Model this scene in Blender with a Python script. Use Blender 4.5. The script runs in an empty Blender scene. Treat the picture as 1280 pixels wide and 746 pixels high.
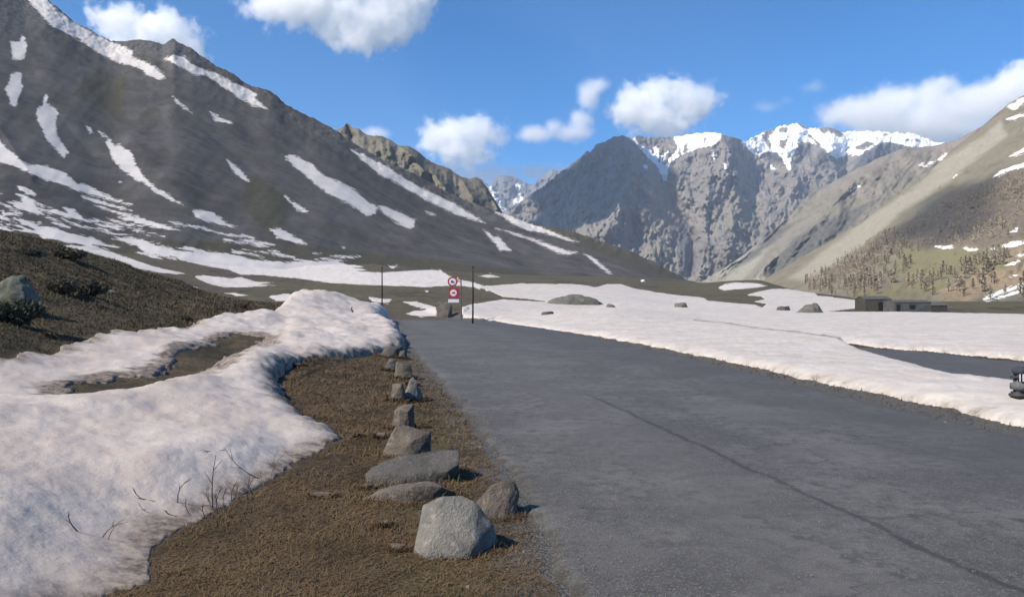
import bpy, bmesh, math, random
import numpy as np
from mathutils import Vector, Matrix
from mathutils.bvhtree import BVHTree
random.seed(7); RNG = np.random.default_rng(11)
S = bpy.context.scene
COL = S.collection
F = 1005.0; CX, CY, EYE = 640.0, 373.0, 1.6
def P(px, py, d): return ((px-CX)/F*d, d, EYE+(CY-py)/F*d)

# ------------------------------------------------------------------ noise
_rs = np.random.RandomState(5)
_perm = np.concatenate([_rs.permutation(256)]*3)
_g = _rs.normal(size=(256, 3)); _g /= np.linalg.norm(_g, axis=1)[:, None]
def pn(x, y, z):
    x, y, z = np.broadcast_arrays(np.asarray(x, float), np.asarray(y, float), np.asarray(z, float))
    xi, yi, zi = np.floor(x).astype(int), np.floor(y).astype(int), np.floor(z).astype(int)
    fx, fy, fz = x-xi, y-yi, z-zi
    xi &= 255; yi &= 255; zi &= 255
    u, v, w = [t*t*t*(t*(t*6-15)+10) for t in (fx, fy, fz)]
    r = 0
    for a in (0, 1):
        for b in (0, 1):
            for c in (0, 1):
                h = _perm[_perm[_perm[(xi+a) & 255]+((yi+b) & 255)]+((zi+c) & 255)]
                g = _g[h]
                d = g[..., 0]*(fx-a)+g[..., 1]*(fy-b)+g[..., 2]*(fz-c)
                r = r+d*(u if a else 1-u)*(v if b else 1-v)*(w if c else 1-w)
    return r*1.6
def fbm(x, y, z, o=5, g=.5, l=2.03):
    s, a, t = 0, 1., 0
    for i in range(o):
        s = s+a*pn(x*l**i+i*17.3, y*l**i+i*5.1, z*l**i-i*9.7); t += a; a *= g
    return s/t
def ridged(x, y, z, o=5, g=.55, l=2.1):
    s, a, t = 0, 1., 0
    for i in range(o):
        n = 1-np.abs(pn(x*l**i+i*7.7, y*l**i-i*3.3, z*l**i+i*1.9)*1.5)
        s = s+a*n; t += a; a *= g
    return s/t
def sstep(a, b, x):
    t = np.clip((x-a)/(b-a), 0, 1); return t*t*(3-2*t)

# ------------------------------------------------------------------ signed distance to polygons (positive inside)
def sdf_poly(X, Y, poly, pad=None):
    poly = np.asarray(poly, float); sh = X.shape; X = X.ravel(); Y = Y.ravel()
    out = np.full(X.shape, -1e3 if pad is not None else 0.)
    if pad is not None:
        k = np.where((X > poly[:, 0].min()-pad) & (X < poly[:, 0].max()+pad) & (Y > poly[:, 1].min()-pad) & (Y < poly[:, 1].max()+pad))[0]
    else: k = np.arange(len(X))
    if len(k):
        x, y = X[k], Y[k]; dd = np.full(len(k), 1e18); ins = np.zeros(len(k), bool)
        for i in range(len(poly)):
            ax, ay = poly[i]; bx, by = poly[(i+1) % len(poly)]
            ex, ey = bx-ax, by-ay; L = ex*ex+ey*ey+1e-12
            t = np.clip(((x-ax)*ex+(y-ay)*ey)/L, 0, 1)
            dd = np.minimum(dd, (x-ax-t*ex)**2+(y-ay-t*ey)**2)
            c = ((ay > y) != (by > y))
            with np.errstate(divide='ignore', invalid='ignore'):
                xc = ex*(y-ay)/(ey if ey != 0 else 1e-12)+ax
            ins ^= c & (x < xc)
        dd = np.sqrt(dd); out[k] = np.where(ins, dd, -dd)
    return out.reshape(sh)
def sdf_many(X, Y, polys, pad=8):
    r = np.full(X.shape, -1e3)
    for p in polys: r = np.maximum(r, sdf_poly(X, Y, p, pad))
    return np.maximum(r, -pad)

def dist_line(X, Y, pts):
    r = np.full(X.shape, 1e9)
    for (ax, ay), (bx, by) in zip(pts, pts[1:]):
        ex, ey = bx-ax, by-ay; t = np.clip(((X-ax)*ex+(Y-ay)*ey)/(ex*ex+ey*ey+1e-9), 0, 1)
        r = np.minimum(r, np.hypot(X-ax-t*ex, Y-ay-t*ey))
    return r
# ------------------------------------------------------------------ mesh + object helpers
def mk(name, V, Fc, mat, attrs=None, smooth=True, parent=None):
    V = np.asarray(V, np.float32).reshape(-1, 3); Fc = np.asarray(Fc, np.int32)
    me = bpy.data.meshes.new(name)
    me.vertices.add(len(V)); me.vertices.foreach_set('co', V.ravel())
    n, k = Fc.shape
    me.loops.add(n*k); me.loops.foreach_set('vertex_index', Fc.ravel())
    me.polygons.add(n); me.polygons.foreach_set('loop_start', np.arange(0, n*k, k, dtype=np.int32))
    try: me.polygons.foreach_set('loop_total', np.full(n, k, np.int32))
    except Exception: pass
    me.polygons.foreach_set('use_smooth', np.full(n, smooth, bool))
    me.update(calc_edges=True)
    for kx, a in (attrs or {}).items():
        at = me.attributes.new(kx, 'FLOAT', 'POINT'); at.data.foreach_set('value', np.asarray(a, np.float32).ravel())
    if mat: me.materials.append(mat)
    o = bpy.data.objects.new(name, me); COL.objects.link(o)
    if parent: o.parent = parent
    return o
def grid_faces(R, C):
    i = np.arange(R-1)[:, None]*C+np.arange(C-1)[None, :]
    return np.stack([i, i+1, i+C+1, i+C], -1).reshape(-1, 4)
def tag(o, label=None, cat=None, group=None, kind=None):
    if label: o['label'] = label
    if cat: o['category'] = cat
    if group: o['group'] = group
    if kind: o['kind'] = kind
    return o
def empty(name, loc, label, cat, group=None, rz=0):
    o = bpy.data.objects.new(name, None); COL.objects.link(o); o.location = loc; o.rotation_euler = (0, 0, rz)
    o.empty_display_size = .2
    return tag(o, label, cat, group)
def bm_obj(name, bm, mat, parent=None, smooth=False):
    me = bpy.data.meshes.new(name); bm.normal_update(); bm.to_mesh(me); bm.free()
    if mat: me.materials.append(mat)
    if smooth:
        for p in me.polygons: p.use_smooth = True
    o = bpy.data.objects.new(name, me); COL.objects.link(o)
    if parent: o.parent = parent
    return o
def add_box(bm, c, s, bevel=0):
    r = bmesh.ops.create_cube(bm, size=1, matrix=Matrix.Translation(c) @ Matrix.Diagonal((s[0], s[1], s[2], 1)))
    if bevel:
        es = {e for v in r['verts'] for e in v.link_edges}
        bmesh.ops.bevel(bm, geom=list(es), offset=bevel, segments=2, affect='EDGES')
def add_tube(bm, pts, radii, seg=7):
    rings = []
    for i, p in enumerate(pts):
        p = Vector(p); a = Vector(pts[max(i-1, 0)]); b = Vector(pts[min(i+1, len(pts)-1)])
        q = (b-a).to_track_quat('Z', 'Y')
        rings.append([bm.verts.new(p+q @ Vector((math.cos(t)*radii[i], math.sin(t)*radii[i], 0))) for t in [2*math.pi*k/seg for k in range(seg)]])
    for r0, r1 in zip(rings, rings[1:]):
        for k in range(seg): bm.faces.new((r0[k], r0[(k+1) % seg], r1[(k+1) % seg], r1[k]))
    bm.faces.new(rings[0][::-1]); bm.faces.new(rings[-1])

# ------------------------------------------------------------------ node helpers
class NT:
    def __init__(s, name, disp=False):
        s.m = bpy.data.materials.new(name); s.m.use_nodes = True; s.t = s.m.node_tree; s.t.nodes.clear()
        s.out = s.t.nodes.new('ShaderNodeOutputMaterial'); s.b = s.t.nodes.new('ShaderNodeBsdfPrincipled')
        s.t.links.new(s.b.outputs[0], s.out.inputs[0]); s.b.inputs['Roughness'].default_value = .95
        s.b.inputs['Specular IOR Level'].default_value = .15
        s.tc = s.t.nodes.new('ShaderNodeTexCoord').outputs['Object']
    def n(s, k): return s.t.nodes.new(k)
    def put(s, v, i):
        if isinstance(v, bpy.types.NodeSocket): s.t.links.new(v, i)
        elif isinstance(v, (tuple, list)) and len(v) == 3 and i.type == 'RGBA': i.default_value = (*v, 1)
        else: i.default_value = v
    def math(s, op, a, b=None, c=None, cl=False):
        n = s.n('ShaderNodeMath'); n.operation = op; n.use_clamp = cl
        for i, v in enumerate((a, b, c)):
            if v is not None: s.put(v, n.inputs[i])
        return n.outputs[0]
    def vscale(s, v, sc):
        n = s.n('ShaderNodeVectorMath'); n.operation = 'MULTIPLY'; s.put(v, n.inputs[0]); n.inputs[1].default_value = sc; return n.outputs[0]
    def noise(s, sc, det=5, ro=.55, vec=None, dist=0):
        n = s.n('ShaderNodeTexNoise'); n.inputs['Scale'].default_value = sc; n.inputs['Detail'].default_value = det
        n.inputs['Roughness'].default_value = ro; n.inputs['Distortion'].default_value = dist
        s.put(vec or s.tc, n.inputs['Vector']); return n.outputs[0]
    def voro(s, sc, vec=None, feat='F1'):
        n = s.n('ShaderNodeTexVoronoi'); n.feature = feat; n.inputs['Scale'].default_value = sc; s.put(vec or s.tc, n.inputs['Vector']); return n.outputs['Distance']
    def ramp(s, v, a, b):
        n = s.n('ShaderNodeMapRange'); n.interpolation_type = 'SMOOTHSTEP'; s.put(v, n.inputs[0]); n.inputs[1].default_value = a; n.inputs[2].default_value = b; return n.outputs[0]
    def mix(s, f, a, b):
        n = s.n('ShaderNodeMix'); n.data_type = 'RGBA'; s.put(f, n.inputs['Factor']); s.put(a, n.inputs['A']); s.put(b, n.inputs['B']); return n.outputs['Result']
    def attr(s, k):
        n = s.n('ShaderNodeAttribute'); n.attribute_name = k; return n.outputs['Fac']
    def sep(s, v):
        n = s.n('ShaderNodeSeparateXYZ'); s.put(v, n.inputs[0]); return n.outputs
    def comb(s, x, y, z):
        n = s.n('ShaderNodeCombineXYZ')
        for i, v in enumerate((x, y, z)): s.put(v, n.inputs[i])
        return n.outputs[0]
    def bump(s, h, dist, st=1.0, prev=None):
        n = s.n('ShaderNodeBump'); n.inputs['Strength'].default_value = st; n.inputs['Distance'].default_value = dist
        s.put(h, n.inputs['Height'])
        if prev: s.put(prev, n.inputs['Normal'])
        return n.outputs[0]
    def col(s, c): s.put(c, s.b.inputs['Base Color']); return s
    def nrm(s, x): s.put(x, s.b.inputs['Normal']); return s
    def rough(s, x): s.put(x, s.b.inputs['Roughness']); return s

# ------------------------------------------------------------------ materials
def mat_slope(name, cols, px_m, sd_amp=4.5, snowcol=(.66, .65, .66), extra=None, bumpd=.6, stripe=(1, 1, .35), bs=.8):
    """scree / rock / grass slope: cols = list of 4 albedos; px_m = metres of one detail unit"""
    t = NT(name)
    v = t.vscale(t.tc, stripe)
    a = t.noise(1/(90*px_m), 6, .6, v, .6); b = t.noise(1/(22*px_m), 6, .65, v); c = t.noise(1/(5*px_m), 5, .7)
    base = t.mix(t.ramp(a, .38, .62), cols[0], cols[1])
    base = t.mix(t.ramp(b, .45, .7), base, cols[2])
    base = t.mix(t.math('MULTIPLY', t.ramp(c, .5, .72), .55), base, cols[3])
    if bs < .2:
        q = t.sep(t.tc); f = t.comb(t.math('MULTIPLY', t.math('ADD', q[0], t.math('MULTIPLY', q[2], 1.15)), .055), t.math('MULTIPLY', q[1], .012), t.math('MULTIPLY', q[2], .006))
        k1 = t.noise(1.0, 6, .68, f)
        base = t.mix(t.math('MULTIPLY', t.ramp(k1, .50, .66), .55), base, tuple(x*1.45 for x in cols[0])); base = t.mix(t.math('MULTIPLY', t.ramp(k1, .47, .34), .55), base, tuple(x*.62 for x in cols[2]))
    if extra:
        for k, cc, cc2 in extra:
            f = t.ramp(t.math('ADD', t.attr(k), t.math('MULTIPLY_ADD', b, 16., -8.)), -3, 4)
            base = t.mix(f, base, t.mix(t.ramp(c, .4, .65), cc, cc2))
    sn = t.math('ADD', t.attr('snow'), t.math('MULTIPLY_ADD', t.noise(1/(4*px_m), 5, .75), 2*sd_amp, -sd_amp))
    sn = t.math('ADD', sn, t.math('MULTIPLY_ADD', t.noise(1/(16*px_m), 5, .7), 2.4*sd_amp, -1.2*sd_amp))
    sf = t.ramp(sn, -.25, .35)
    sc = t.mix(t.ramp(b, .35, .7), snowcol, tuple(x*.88 for x in snowcol))
    t.col(t.mix(sf, base, sc))
    h = t.math('ADD', t.math('MULTIPLY', b, 3.), c)
    t.nrm(t.bump(h, bumpd*px_m*2.2, bs))
    return t.m
M = {}
M['left'] = mat_slope('dark_scree', [(.098, .090, .083), (.078, .071, .058), (.060, .056, .054), (.125, .117, .107)], .6,
    extra=[('green', (.088, .082, .052), (.065, .052, .040)), ('rock', (.06, .058, .06), (.15, .14, .12))], snowcol=(.66, .605, .555), bumpd=.22, bs=.12)
M['ochre'] = mat_slope('ochre_rock', [(.15, .138, .105), (.12, .112, .085), (.085, .08, .068), (.19, .17, .135)], 1.6, snowcol=(.8, .8, .82), bumpd=.6)
M['far'] = mat_slope('far_rock', [(.205, .186, .170), (.16, .146, .136), (.10, .093, .092), (.28, .255, .22)], 5, 3.5, (.93, .94, .96),
    extra=[('tan', (.20, .18, .15), (.15, .14, .125)), ('rock', (.085, .088, .10), (.055, .058, .07))], bumpd=1.3, stripe=(1, 1, .3))
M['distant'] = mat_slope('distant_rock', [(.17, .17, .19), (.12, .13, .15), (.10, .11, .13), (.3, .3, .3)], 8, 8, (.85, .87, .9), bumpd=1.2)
M['r1'] = mat_slope('brown_slope', [(.20, .175, .15), (.17, .16, .125), (.14, .13, .115), (.25, .22, .185)], 2.5, 4, (.85, .83, .8),
    extra=[('pale', (.27, .26, .21), (.22, .21, .17)), ('wood', (.095, .095, .09), (.12, .115, .105))], bumpd=.7)
M['r2'] = mat_slope('alpine_meadow_slope', [(.158, .144, .104), (.172, .154, .108), (.115, .102, .078), (.205, .182, .132)], 1.5, 4, (.85, .83, .8),
    extra=[('pale', (.27, .25, .20), (.22, .205, .16)), ('green', (.15, .14, .078), (.18, .155, .088)), ('brown', (.13, .105, .08), (.17, .14, .10)), ('tan', (.26, .20, .125), (.19, .15, .10))], bumpd=.5, stripe=(1, 1, .5))

def mat_ground():
    t = NT('mountain_turf')
    n1 = t.noise(.35, 6, .6); n2 = t.noise(3.5, 6, .65); n3 = t.noise(28, 4, .7); n0 = t.noise(.035, 5, .6)
    c = t.mix(t.ramp(n1, .4, .62), (.100, .070, .042), (.060, .043, .028))
    c = t.mix(t.ramp(n2, .50, .68), c, (.100, .076, .046))
    c = t.mix(t.math('MULTIPLY', t.ramp(n3, .52, .75), .7), c, (.13, .10, .065))
    c = t.mix(t.math('MULTIPLY', t.ramp(t.noise(9, 4, .6), .56, .68), .5), c, (.05, .038, .03))
    far = t.mix(t.ramp(n0, .42, .6), (.110, .100, .062), (.108, .088, .068))
    far = t.mix(t.ramp(n1, .5, .75), far, (.13, .12, .075)); far = t.mix(t.ramp(t.noise(.12, 6, .7), .52, .64), far, (.075, .060, .047)); far = t.mix(t.math('MULTIPLY', t.ramp(t.noise(.8, 4, .8), .62, .68), .7), far, (.20, .19, .17))
    c = t.mix(t.ramp(t.attr('far'), 0, 1), c, far)
    c = t.mix(t.ramp(t.attr('hill'), 0, 1), c, t.mix(t.ramp(n1, .42, .6), t.mix(t.ramp(n2, .4, .6), (.088, .068, .044), (.120, .096, .060)), t.mix(t.ramp(n2, .4, .6), (.045, .036, .026), (.075, .066, .040))))
    c = t.mix(t.math('MULTIPLY', t.ramp(t.math('ADD', t.attr('edge'), t.math('MULTIPLY_ADD', n2, 1.2, -.6)), .2, .8), .75), c, t.mix(t.ramp(n3, .4, .6), (.105, .090, .042), (.150, .118, .065)))
    g = t.mix(t.ramp(t.noise(55, 3, .6), .35, .65), (.075, .072, .068), (.17, .165, .155))
    c = t.mix(t.ramp(t.math('ADD', t.attr('gravel'), t.math('MULTIPLY_ADD', n2, 1.6, -.8)), .1, .7), c, g)
    sn = t.math('ADD', t.attr('snow'), t.math('MULTIPLY_ADD', t.noise(.7, 5, .7), 6., -3.))
    c = t.mix(t.ramp(sn, -.2, .3), c, (.66, .60, .545))
    t.col(c)
    t.nrm(t.bump(t.math('ADD', t.math('MULTIPLY', n2, 2.), n3), .05, .8)); return t.m
M['ground'] = mat_ground()
def mat_snow(name, dirt=1.0, base=(.555, .490, .438)):
    t = NT(name)
    n1 = t.noise(.7, 6, .6); n2 = t.noise(2.6, 5, .6); n3 = t.noise(30, 4, .6); n4 = t.noise(11, 5, .7)
    c = t.mix(t.ramp(n1, .40, .62), base, tuple(x*y for x, y in zip(base, (.90, .865, .845))))
    c = t.mix(t.math('MULTIPLY', t.ramp(n2, .5, .78), .22*dirt), c, (.46, .41, .37))
    c = t.mix(t.math('MULTIPLY', t.ramp(n4, .62, .8), .22*dirt), c, (.33, .28, .24))
    c = t.mix(t.math('MULTIPLY', t.ramp(t.voro(16), .16, .03), .5*dirt), c, (.22, .17, .13))
    e = t.math('ADD', t.attr('dirt'), t.math('MULTIPLY_ADD', n2, 1.4, -.7))
    c = t.mix(t.ramp(e, .15, .95), c, t.mix(t.ramp(n4, .4, .6), (.12, .092, .07), (.30, .25, .21)))
    t.col(c); t.rough(.75)
    nb = t.bump(n1, .22, .35); nb = t.bump(n2, .035, .45, nb); t.nrm(t.bump(t.math('ADD', n3, n4), .006, .45, nb))
    t.b.inputs['Subsurface Weight'].default_value = .0
    return t.m
M['snow'] = mat_snow('old_snow', 1.0)
M['snow2'] = mat_snow('field_snow', .9, (.585, .535, .48))
def mat_asphalt():
    t = NT('asphalt')
    u = t.attr('u'); v = t.attr('v')
    n1 = t.noise(.8, 6, .6); n2 = t.noise(70, 3, .7); n3 = t.noise(6, 5, .6); vo = t.voro(120)
    c = t.mix(t.ramp(n1, .38, .66), (.080, .076, .071), (.132, .126, .117))
    c = t.mix(t.ramp(n3, .42, .70), c, (.066, .063, .060))
    st = t.noise(.55, 6, .65, t.comb(t.math('MULTIPLY', u, 9.), t.math('MULTIPLY', v, .28), 0.)); c = t.mix(t.math('MULTIPLY', t.ramp(st, .50, .66), .55), c, (.058, .056, .054))
    c = t.mix(t.math('MULTIPLY', t.ramp(t.noise(26, 4, .75), .5, .68), .5), c, (.17, .163, .152))
    c = t.mix(t.math('MULTIPLY', t.ramp(n2, .52, .72), .8), c, (.26, .255, .245))
    c = t.mix(t.math('MULTIPLY', t.ramp(vo, .25, .05), .45), c, (.045, .045, .047))
    # wheel tracks, older repair patches and the centre seam
    tr = t.math('MULTIPLY', t.ramp(t.math('ABSOLUTE', t.math('SUBTRACT', u, .26)), .16, .0), .32)
    c = t.mix(tr, c, (.134, .128, .120))
    pa = t.noise(.28, 3, .5, t.comb(t.math('MULTIPLY', u, 8.), v, 0.))
    c = t.mix(t.math('MULTIPLY', t.ramp(pa, .56, .60), .30), c, (.15, .144, .136))
    c = t.mix(t.math('MULTIPLY', t.ramp(u, .60, .8), .45), c, (.072, .070, .070))
    w = t.noise(1.1, 6, .7, t.comb(0., v, 0.))
    ox, oy, oz = t.sep(t.tc); se = t.math('MULTIPLY', t.math('ABSOLUTE', t.math('SUBTRACT', t.math('ADD', ox, t.math('MULTIPLY', oy, .165)), t.math('MULTIPLY_ADD', w, .34, 3.28))), .17); se = t.math('ADD', se, t.math('MULTIPLY', t.ramp(oy, 12., 19.), .05))
    c = t.mix(t.math('MULTIPLY', t.ramp(t.math('ADD', se, t.math('MULTIPLY_ADD', n3, .03, -.015)), .0085, .0015), .65), c, (.032, .031, .032))
    cr = t.voro(.55, t.comb(t.math('MULTIPLY_ADD', n3, .9, t.math('MULTIPLY', u, 6.)), t.math('MULTIPLY_ADD', n1, 1.2, v), 0.), 'DISTANCE_TO_EDGE')
    c = t.mix(t.math('MULTIPLY', t.math('MULTIPLY', t.ramp(cr, .016, .003), t.ramp(n1, .45, .54)), .42), c, (.035, .034, .034))
    ed = t.math('ADD', t.attr('edge'), t.math('MULTIPLY_ADD', n3, .9, -.45))
    c = t.mix(t.ramp(ed, .62, 1.05), c, (.060, .052, .040))
    t.col(c); t.rough(t.math('MULTIPLY_ADD', n3, .2, .62)); t.b.inputs['Specular IOR Level'].default_value = .3
    t.nrm(t.bump(t.math('ADD', n2, t.math('MULTIPLY', n3, .6)), .008, .9)); return t.m
M['asphalt'] = mat_asphalt()
def mat_rock(name, a, b, c2, sc=1.):
    t = NT(name)
    n1 = t.noise(2.2*sc, 6, .6); n2 = t.noise(11*sc, 6, .7); n3 = t.noise(60*sc, 3, .7)
    c = t.mix(t.ramp(n1, .4, .62), a, b); c = t.mix(t.ramp(n2, .52, .7), c, c2)
    c = t.mix(t.math('MULTIPLY', t.ramp(n3, .55, .7), .5), c, tuple(x*.45 for x in a))
    c = t.mix(t.math('MULTIPLY', t.ramp(t.noise(5*sc, 5, .8), .6, .66), .6), c, (.13, .15, .09))
    t.col(c); t.nrm(t.bump(t.math('ADD', t.math('MULTIPLY', n2, 2.), n3), .02/sc, .9)); return t.m
M['rock_pale'] = mat_rock('pale_limestone', (.25, .24, .222), (.15, .145, .135), (.34, .32, .29))
M['rock_brown'] = mat_rock('brown_stone', (.18, .15, .125), (.10, .085, .075), (.28, .25, .215))
M['rock_moss'] = mat_rock('mossy_boulder', (.165, .165, .14), (.11, .115, .085), (.22, .215, .185), 1.2)
M['rock_dark'] = mat_rock('dark_slate', (.125, .118, .108), (.075, .071, .066), (.19, .18, .165))
M['rock_far'] = mat_rock('outcrop_stone', (.19, .18, .155), (.14, .135, .10), (.25, .235, .21), .2)
def plain(name, c, rough=.6, sp=.3, c2=None, sc=20):
    t = NT(name); t.rough(rough); t.b.inputs['Specular IOR Level'].default_value = sp
    c2 = c2 or tuple(x*.7 for x in c)
    t.col(t.mix(t.ramp(t.noise(sc, 4, .6), .4, .7), c, c2)); return t.m
M['red'] = plain('sign_red', (.45, .04, .055), .4); M['white'] = plain('sign_white', (.80, .76, .76), .4, .3, (.72, .68, .68))
M['black'] = plain('sign_black', (.05, .05, .05)); M['steel'] = plain('galvanised_steel', (.12, .12, .125), .5)
M['pole'] = plain('dark_wood', (.045, .038, .032), .8, .1); M['yellow'] = plain('sign_yellow', (.6, .5, .25), .5)
M['twig'] = plain('dry_twig', (.085, .058, .042), .9, .1); M['twig2'] = plain('pale_stalk', (.26, .19, .12), .9, .1)
M['stone_wall'] = mat_rock('hut_stone', (.12, .118, .11), (.09, .088, .082), (.16, .152, .14), .5)
M['roof'] = plain('hut_roof', (.12, .115, .105), .8, .1, None, 3); M['void'] = plain('opening_dark', (.02, .02, .022))
M['hut_dark'] = plain('weathered_boards', (.085, .08, .066), .9, .1, None, 4)
M['bark'] = plain('larch_bark', (.10, .075, .055), .9, .1); M['larch'] = plain('larch_twigs', (.33, .275, .20), .95, .05, (.25, .21, .155), .8)
M['conifer'] = plain('conifer_needles', (.21, .185, .125), .95, .05, (.24, .205, .14), .8)
M['bush'] = plain('dwarf_shrub', (.10, .088, .064), .95, .05, (.13, .112, .08), 2)
M['bush_g'] = plain('shadow_bush', (.075, .08, .055), .95, .05, (.10, .10, .075), 2)  # dark foliage of the bush standing in for the boulder's shadow
M['ruck_a'] = plain('rucksack_fabric', (.06, .063, .08), .8, .1); M['ruck_b'] = plain('rucksack_grey', (.15, .15, .15), .8, .1)
M['heather'] = plain('heather_stalks', (.120, .096, .062), .95, .05, (.065, .054, .036), .3)
M['grass'] = plain('dry_grass', (.155, .106, .060), .9, .1, (.078, .054, .033), 1.1)
M['grass2'] = plain('straw_grass', (.150, .118, .066), .9, .1, (.085, .070, .036), 1.1)

# ------------------------------------------------------------------ traced snow outlines (where old snow lies on the slopes)
from_str = lambda s: [tuple(float(c) for c in p.split(',')) for p in s.split()]
SNOW = [from_str(s) for s in """
30,-4 48,14 64,32 96,48 129,69 150,80 161,80 179,88 183,94 198,100 206,98 204,92 190,82 164,71 167,64 129,48 96,30 71,13 56,-4
205,73 224,83 243,93 259,95 271,103 298,122 316,132 335,137 318,122 322,119 312,112 290,103 267,91 238,80 231,71 216,70
13,53 24,52 27,45 31,46 34,58 30,73 25,75 16,73
14,93 25,90 28,97 25,103 29,108 25,117 20,133 12,130 11,122 6,111 12,103
57,117 60,120 58,128 72,138 73,141 70,146 71,170 86,191 80,197 65,183 55,168 50,155 45,143 46,136 52,133 55,124
107,155 113,160 116,165 112,167
121,163 131,168 137,172 127,171
132,176 137,175 143,182 150,181 162,190 167,197 172,210 183,224 200,238 215,246 232,258 210,249 190,238 178,227 172,227 155,214 143,203 137,190
-60,130 -20,160 0,177 15,190 27,201 38,206 60,208 75,214 84,218 96,230 110,232 125,240 145,249 166,256 140,252 100,239 60,226 20,209 0,203 -60,185
22,233 28,234 42,240 44,244 35,242 24,238
8,251 28,253 27,248 32,246 41,250 45,259 60,262 68,261 85,267 79,259 92,262 105,273 125,275 123,279 100,277 80,272 70,267 47,262 58,270 42,266 20,261 17,255
0,263 5,262 6,266 20,267 26,270 5,269
0,276 14,280 12,282 0,280
17,273 30,276 45,278 55,280 30,280
100,244 108,246 125,251 148,258 165,263 150,262 130,256 103,248
118,257 125,257 140,262 160,268 175,272 200,280 225,288 205,287 190,284 165,277 148,272 160,271 140,265 122,260
88,280 115,283 140,290 165,294 145,294 110,286
-80,262 -20,280 14,287 50,287 58,284 70,286 90,293 115,297 135,306 150,309 130,308 100,305 80,302 72,298 55,297 45,292 20,289 -30,290
60,304 80,307 110,307 130,312 160,322 195,334 215,338 232,342 220,343 195,340 170,335 160,330 135,328 120,323 130,322 110,318 90,315 75,313
132,296 165,297 185,302 200,307 232,314 287,317 317,325 345,326 400,327 420,324 437,332 448,339 475,341 501,339 542,337 551,338 562,345 573,349 593,353 601,356 600,362 593,359 573,357 560,357 529,359 516,358 475,357 420,354 395,351 380,349 362,347 330,344 300,343 285,337 260,333 226,325 205,320 182,316 170,307 152,303
222,311 232,307 250,311 270,317 255,317 235,313
290,313 305,315 308,318 290,317
320,314 350,317 335,319
255,285 275,290 300,297 290,296 260,287
305,298 340,306 325,305
243,345 255,344 290,348 300,346 320,352 342,353 325,355 345,357 300,359 280,359 262,355 248,349
165,345 190,346 200,348 205,351 195,352 185,352
210,355 240,358 250,359 225,360
280,366 295,366 312,370 295,370
247,374 270,375 310,378 300,382 280,383 262,380
335,370 355,367 385,369 400,372 380,377 345,376
240,262 250,262 265,265 272,270 285,280 296,285 280,283 262,278 245,272
338,287 350,286 365,294 384,306 370,304 347,298
355,243 362,250 385,264 380,265 370,262
284,200 295,207 305,218 313,227 300,222 288,210
263,140 275,147 290,153 287,155 268,150
216,121 226,129 240,141 236,140 222,130
355,196 364,193 379,200 391,207 407,221 417,224 440,235 452,246 462,254 472,259 469,268 459,270 436,255 420,247 407,240 372,211
474,258 485,259 500,266 519,275 516,284 511,285 495,278 476,263
438,186 452,192 485,209 500,219 524,234 548,245 583,263 606,279 596,276 571,268 537,252 513,239 500,231 475,218 459,205 440,189
605,288 612,291 618,297 622,294 630,304 639,313 625,313 620,306
617,264 633,268 661,279 677,284 700,294 724,303 715,302 692,295 676,290 660,288 640,279 621,266
620,285 650,293 680,303 700,311 712,314 722,315 710,319 695,315 670,303 640,292
730,317 740,321 755,333 765,342 760,341 745,330
532,265 543,267 544,269 535,268
428,308 433,309 430,311
485,332 497,333 490,336
150,226 152,228 149,228
502,377 520,377 546,384 541,388 515,382
506,392 520,388 545,386 546,395 525,396
597,345 612,343 625,346 610,347
530,363 536,363 534,366
897,360 905,355 920,353 945,354 960,357 950,359 915,362 905,363
977,355 990,352 1000,353 985,357
460,371 490,374 486,379 465,377
""".strip().split('\n')]
_r = random.Random(12)
for _i in range(70):
    _x = _r.uniform(-40, 480); _f = max(0, _x)/480; _y = _r.uniform(236+92*_f, 296+62*_f)
    _l = _r.uniform(5, 26)*(1.2-.4*_f); _s = .42*(1-_f)*_r.uniform(.7, 1.1)+.03; _w = _r.uniform(.7, 2.0)
    SNOW.append([(_x-_l, _y-_l*_s), (_x-_l*.3, _y-_l*.3*_s-_w), (_x+_l*.4, _y+_l*.4*_s-_w*.7), (_x+_l, _y+_l*_s), (_x+_l*.2, _y+_l*.2*_s+_w), (_x-_l*.5, _y-_l*.5*_s+_w*.6)])
SNOW_FAR = [from_str(s) for s in """
808,188 812,186 822,200 828,212 824,212 814,200
820,184 823,185 824,200 821,200
829,190 832,192 829,206 826,204
838,178 842,180 838,192 834,190
803,184 806,184 812,200 809,200
892,190 896,192 894,200 890,198
905,205 908,206 907,212
786,166 789,172 798,183 811,199 824,211 831,228 834,229 835,220 837,204 850,195 872,185 889,183 901,174 905,160 870,158 843,165 843,176 847,186 838,196 831,207 828,206 830,192 827,190 825,204 822,203 820,183 816,184 819,200 808,190 800,183 793,172
926,178 938,166 965,150 1000,145 1040,150 1080,155 1140,158 1200,172 1200,184 1150,184 1135,183 1115,178 1100,179 1085,187 1075,194 1060,194 1050,196 1046,199 1037,193 1030,184 1020,181 1005,179 995,186 990,195 988,214 984,211 978,198 970,190 960,188 950,193 940,192 935,186
961,205 966,208 970,213 964,211
806,205 810,207 808,211 804,209
949,197 953,199 951,202
""".strip().split('\n')]
SNOW_D = [from_str(s) for s in """
612,233 616,236 620,245 630,262 626,264 617,250
640,228 652,232 648,238
640,246 655,244 652,256 644,256
660,252 668,250 666,256
""".strip().split('\n')]
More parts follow.
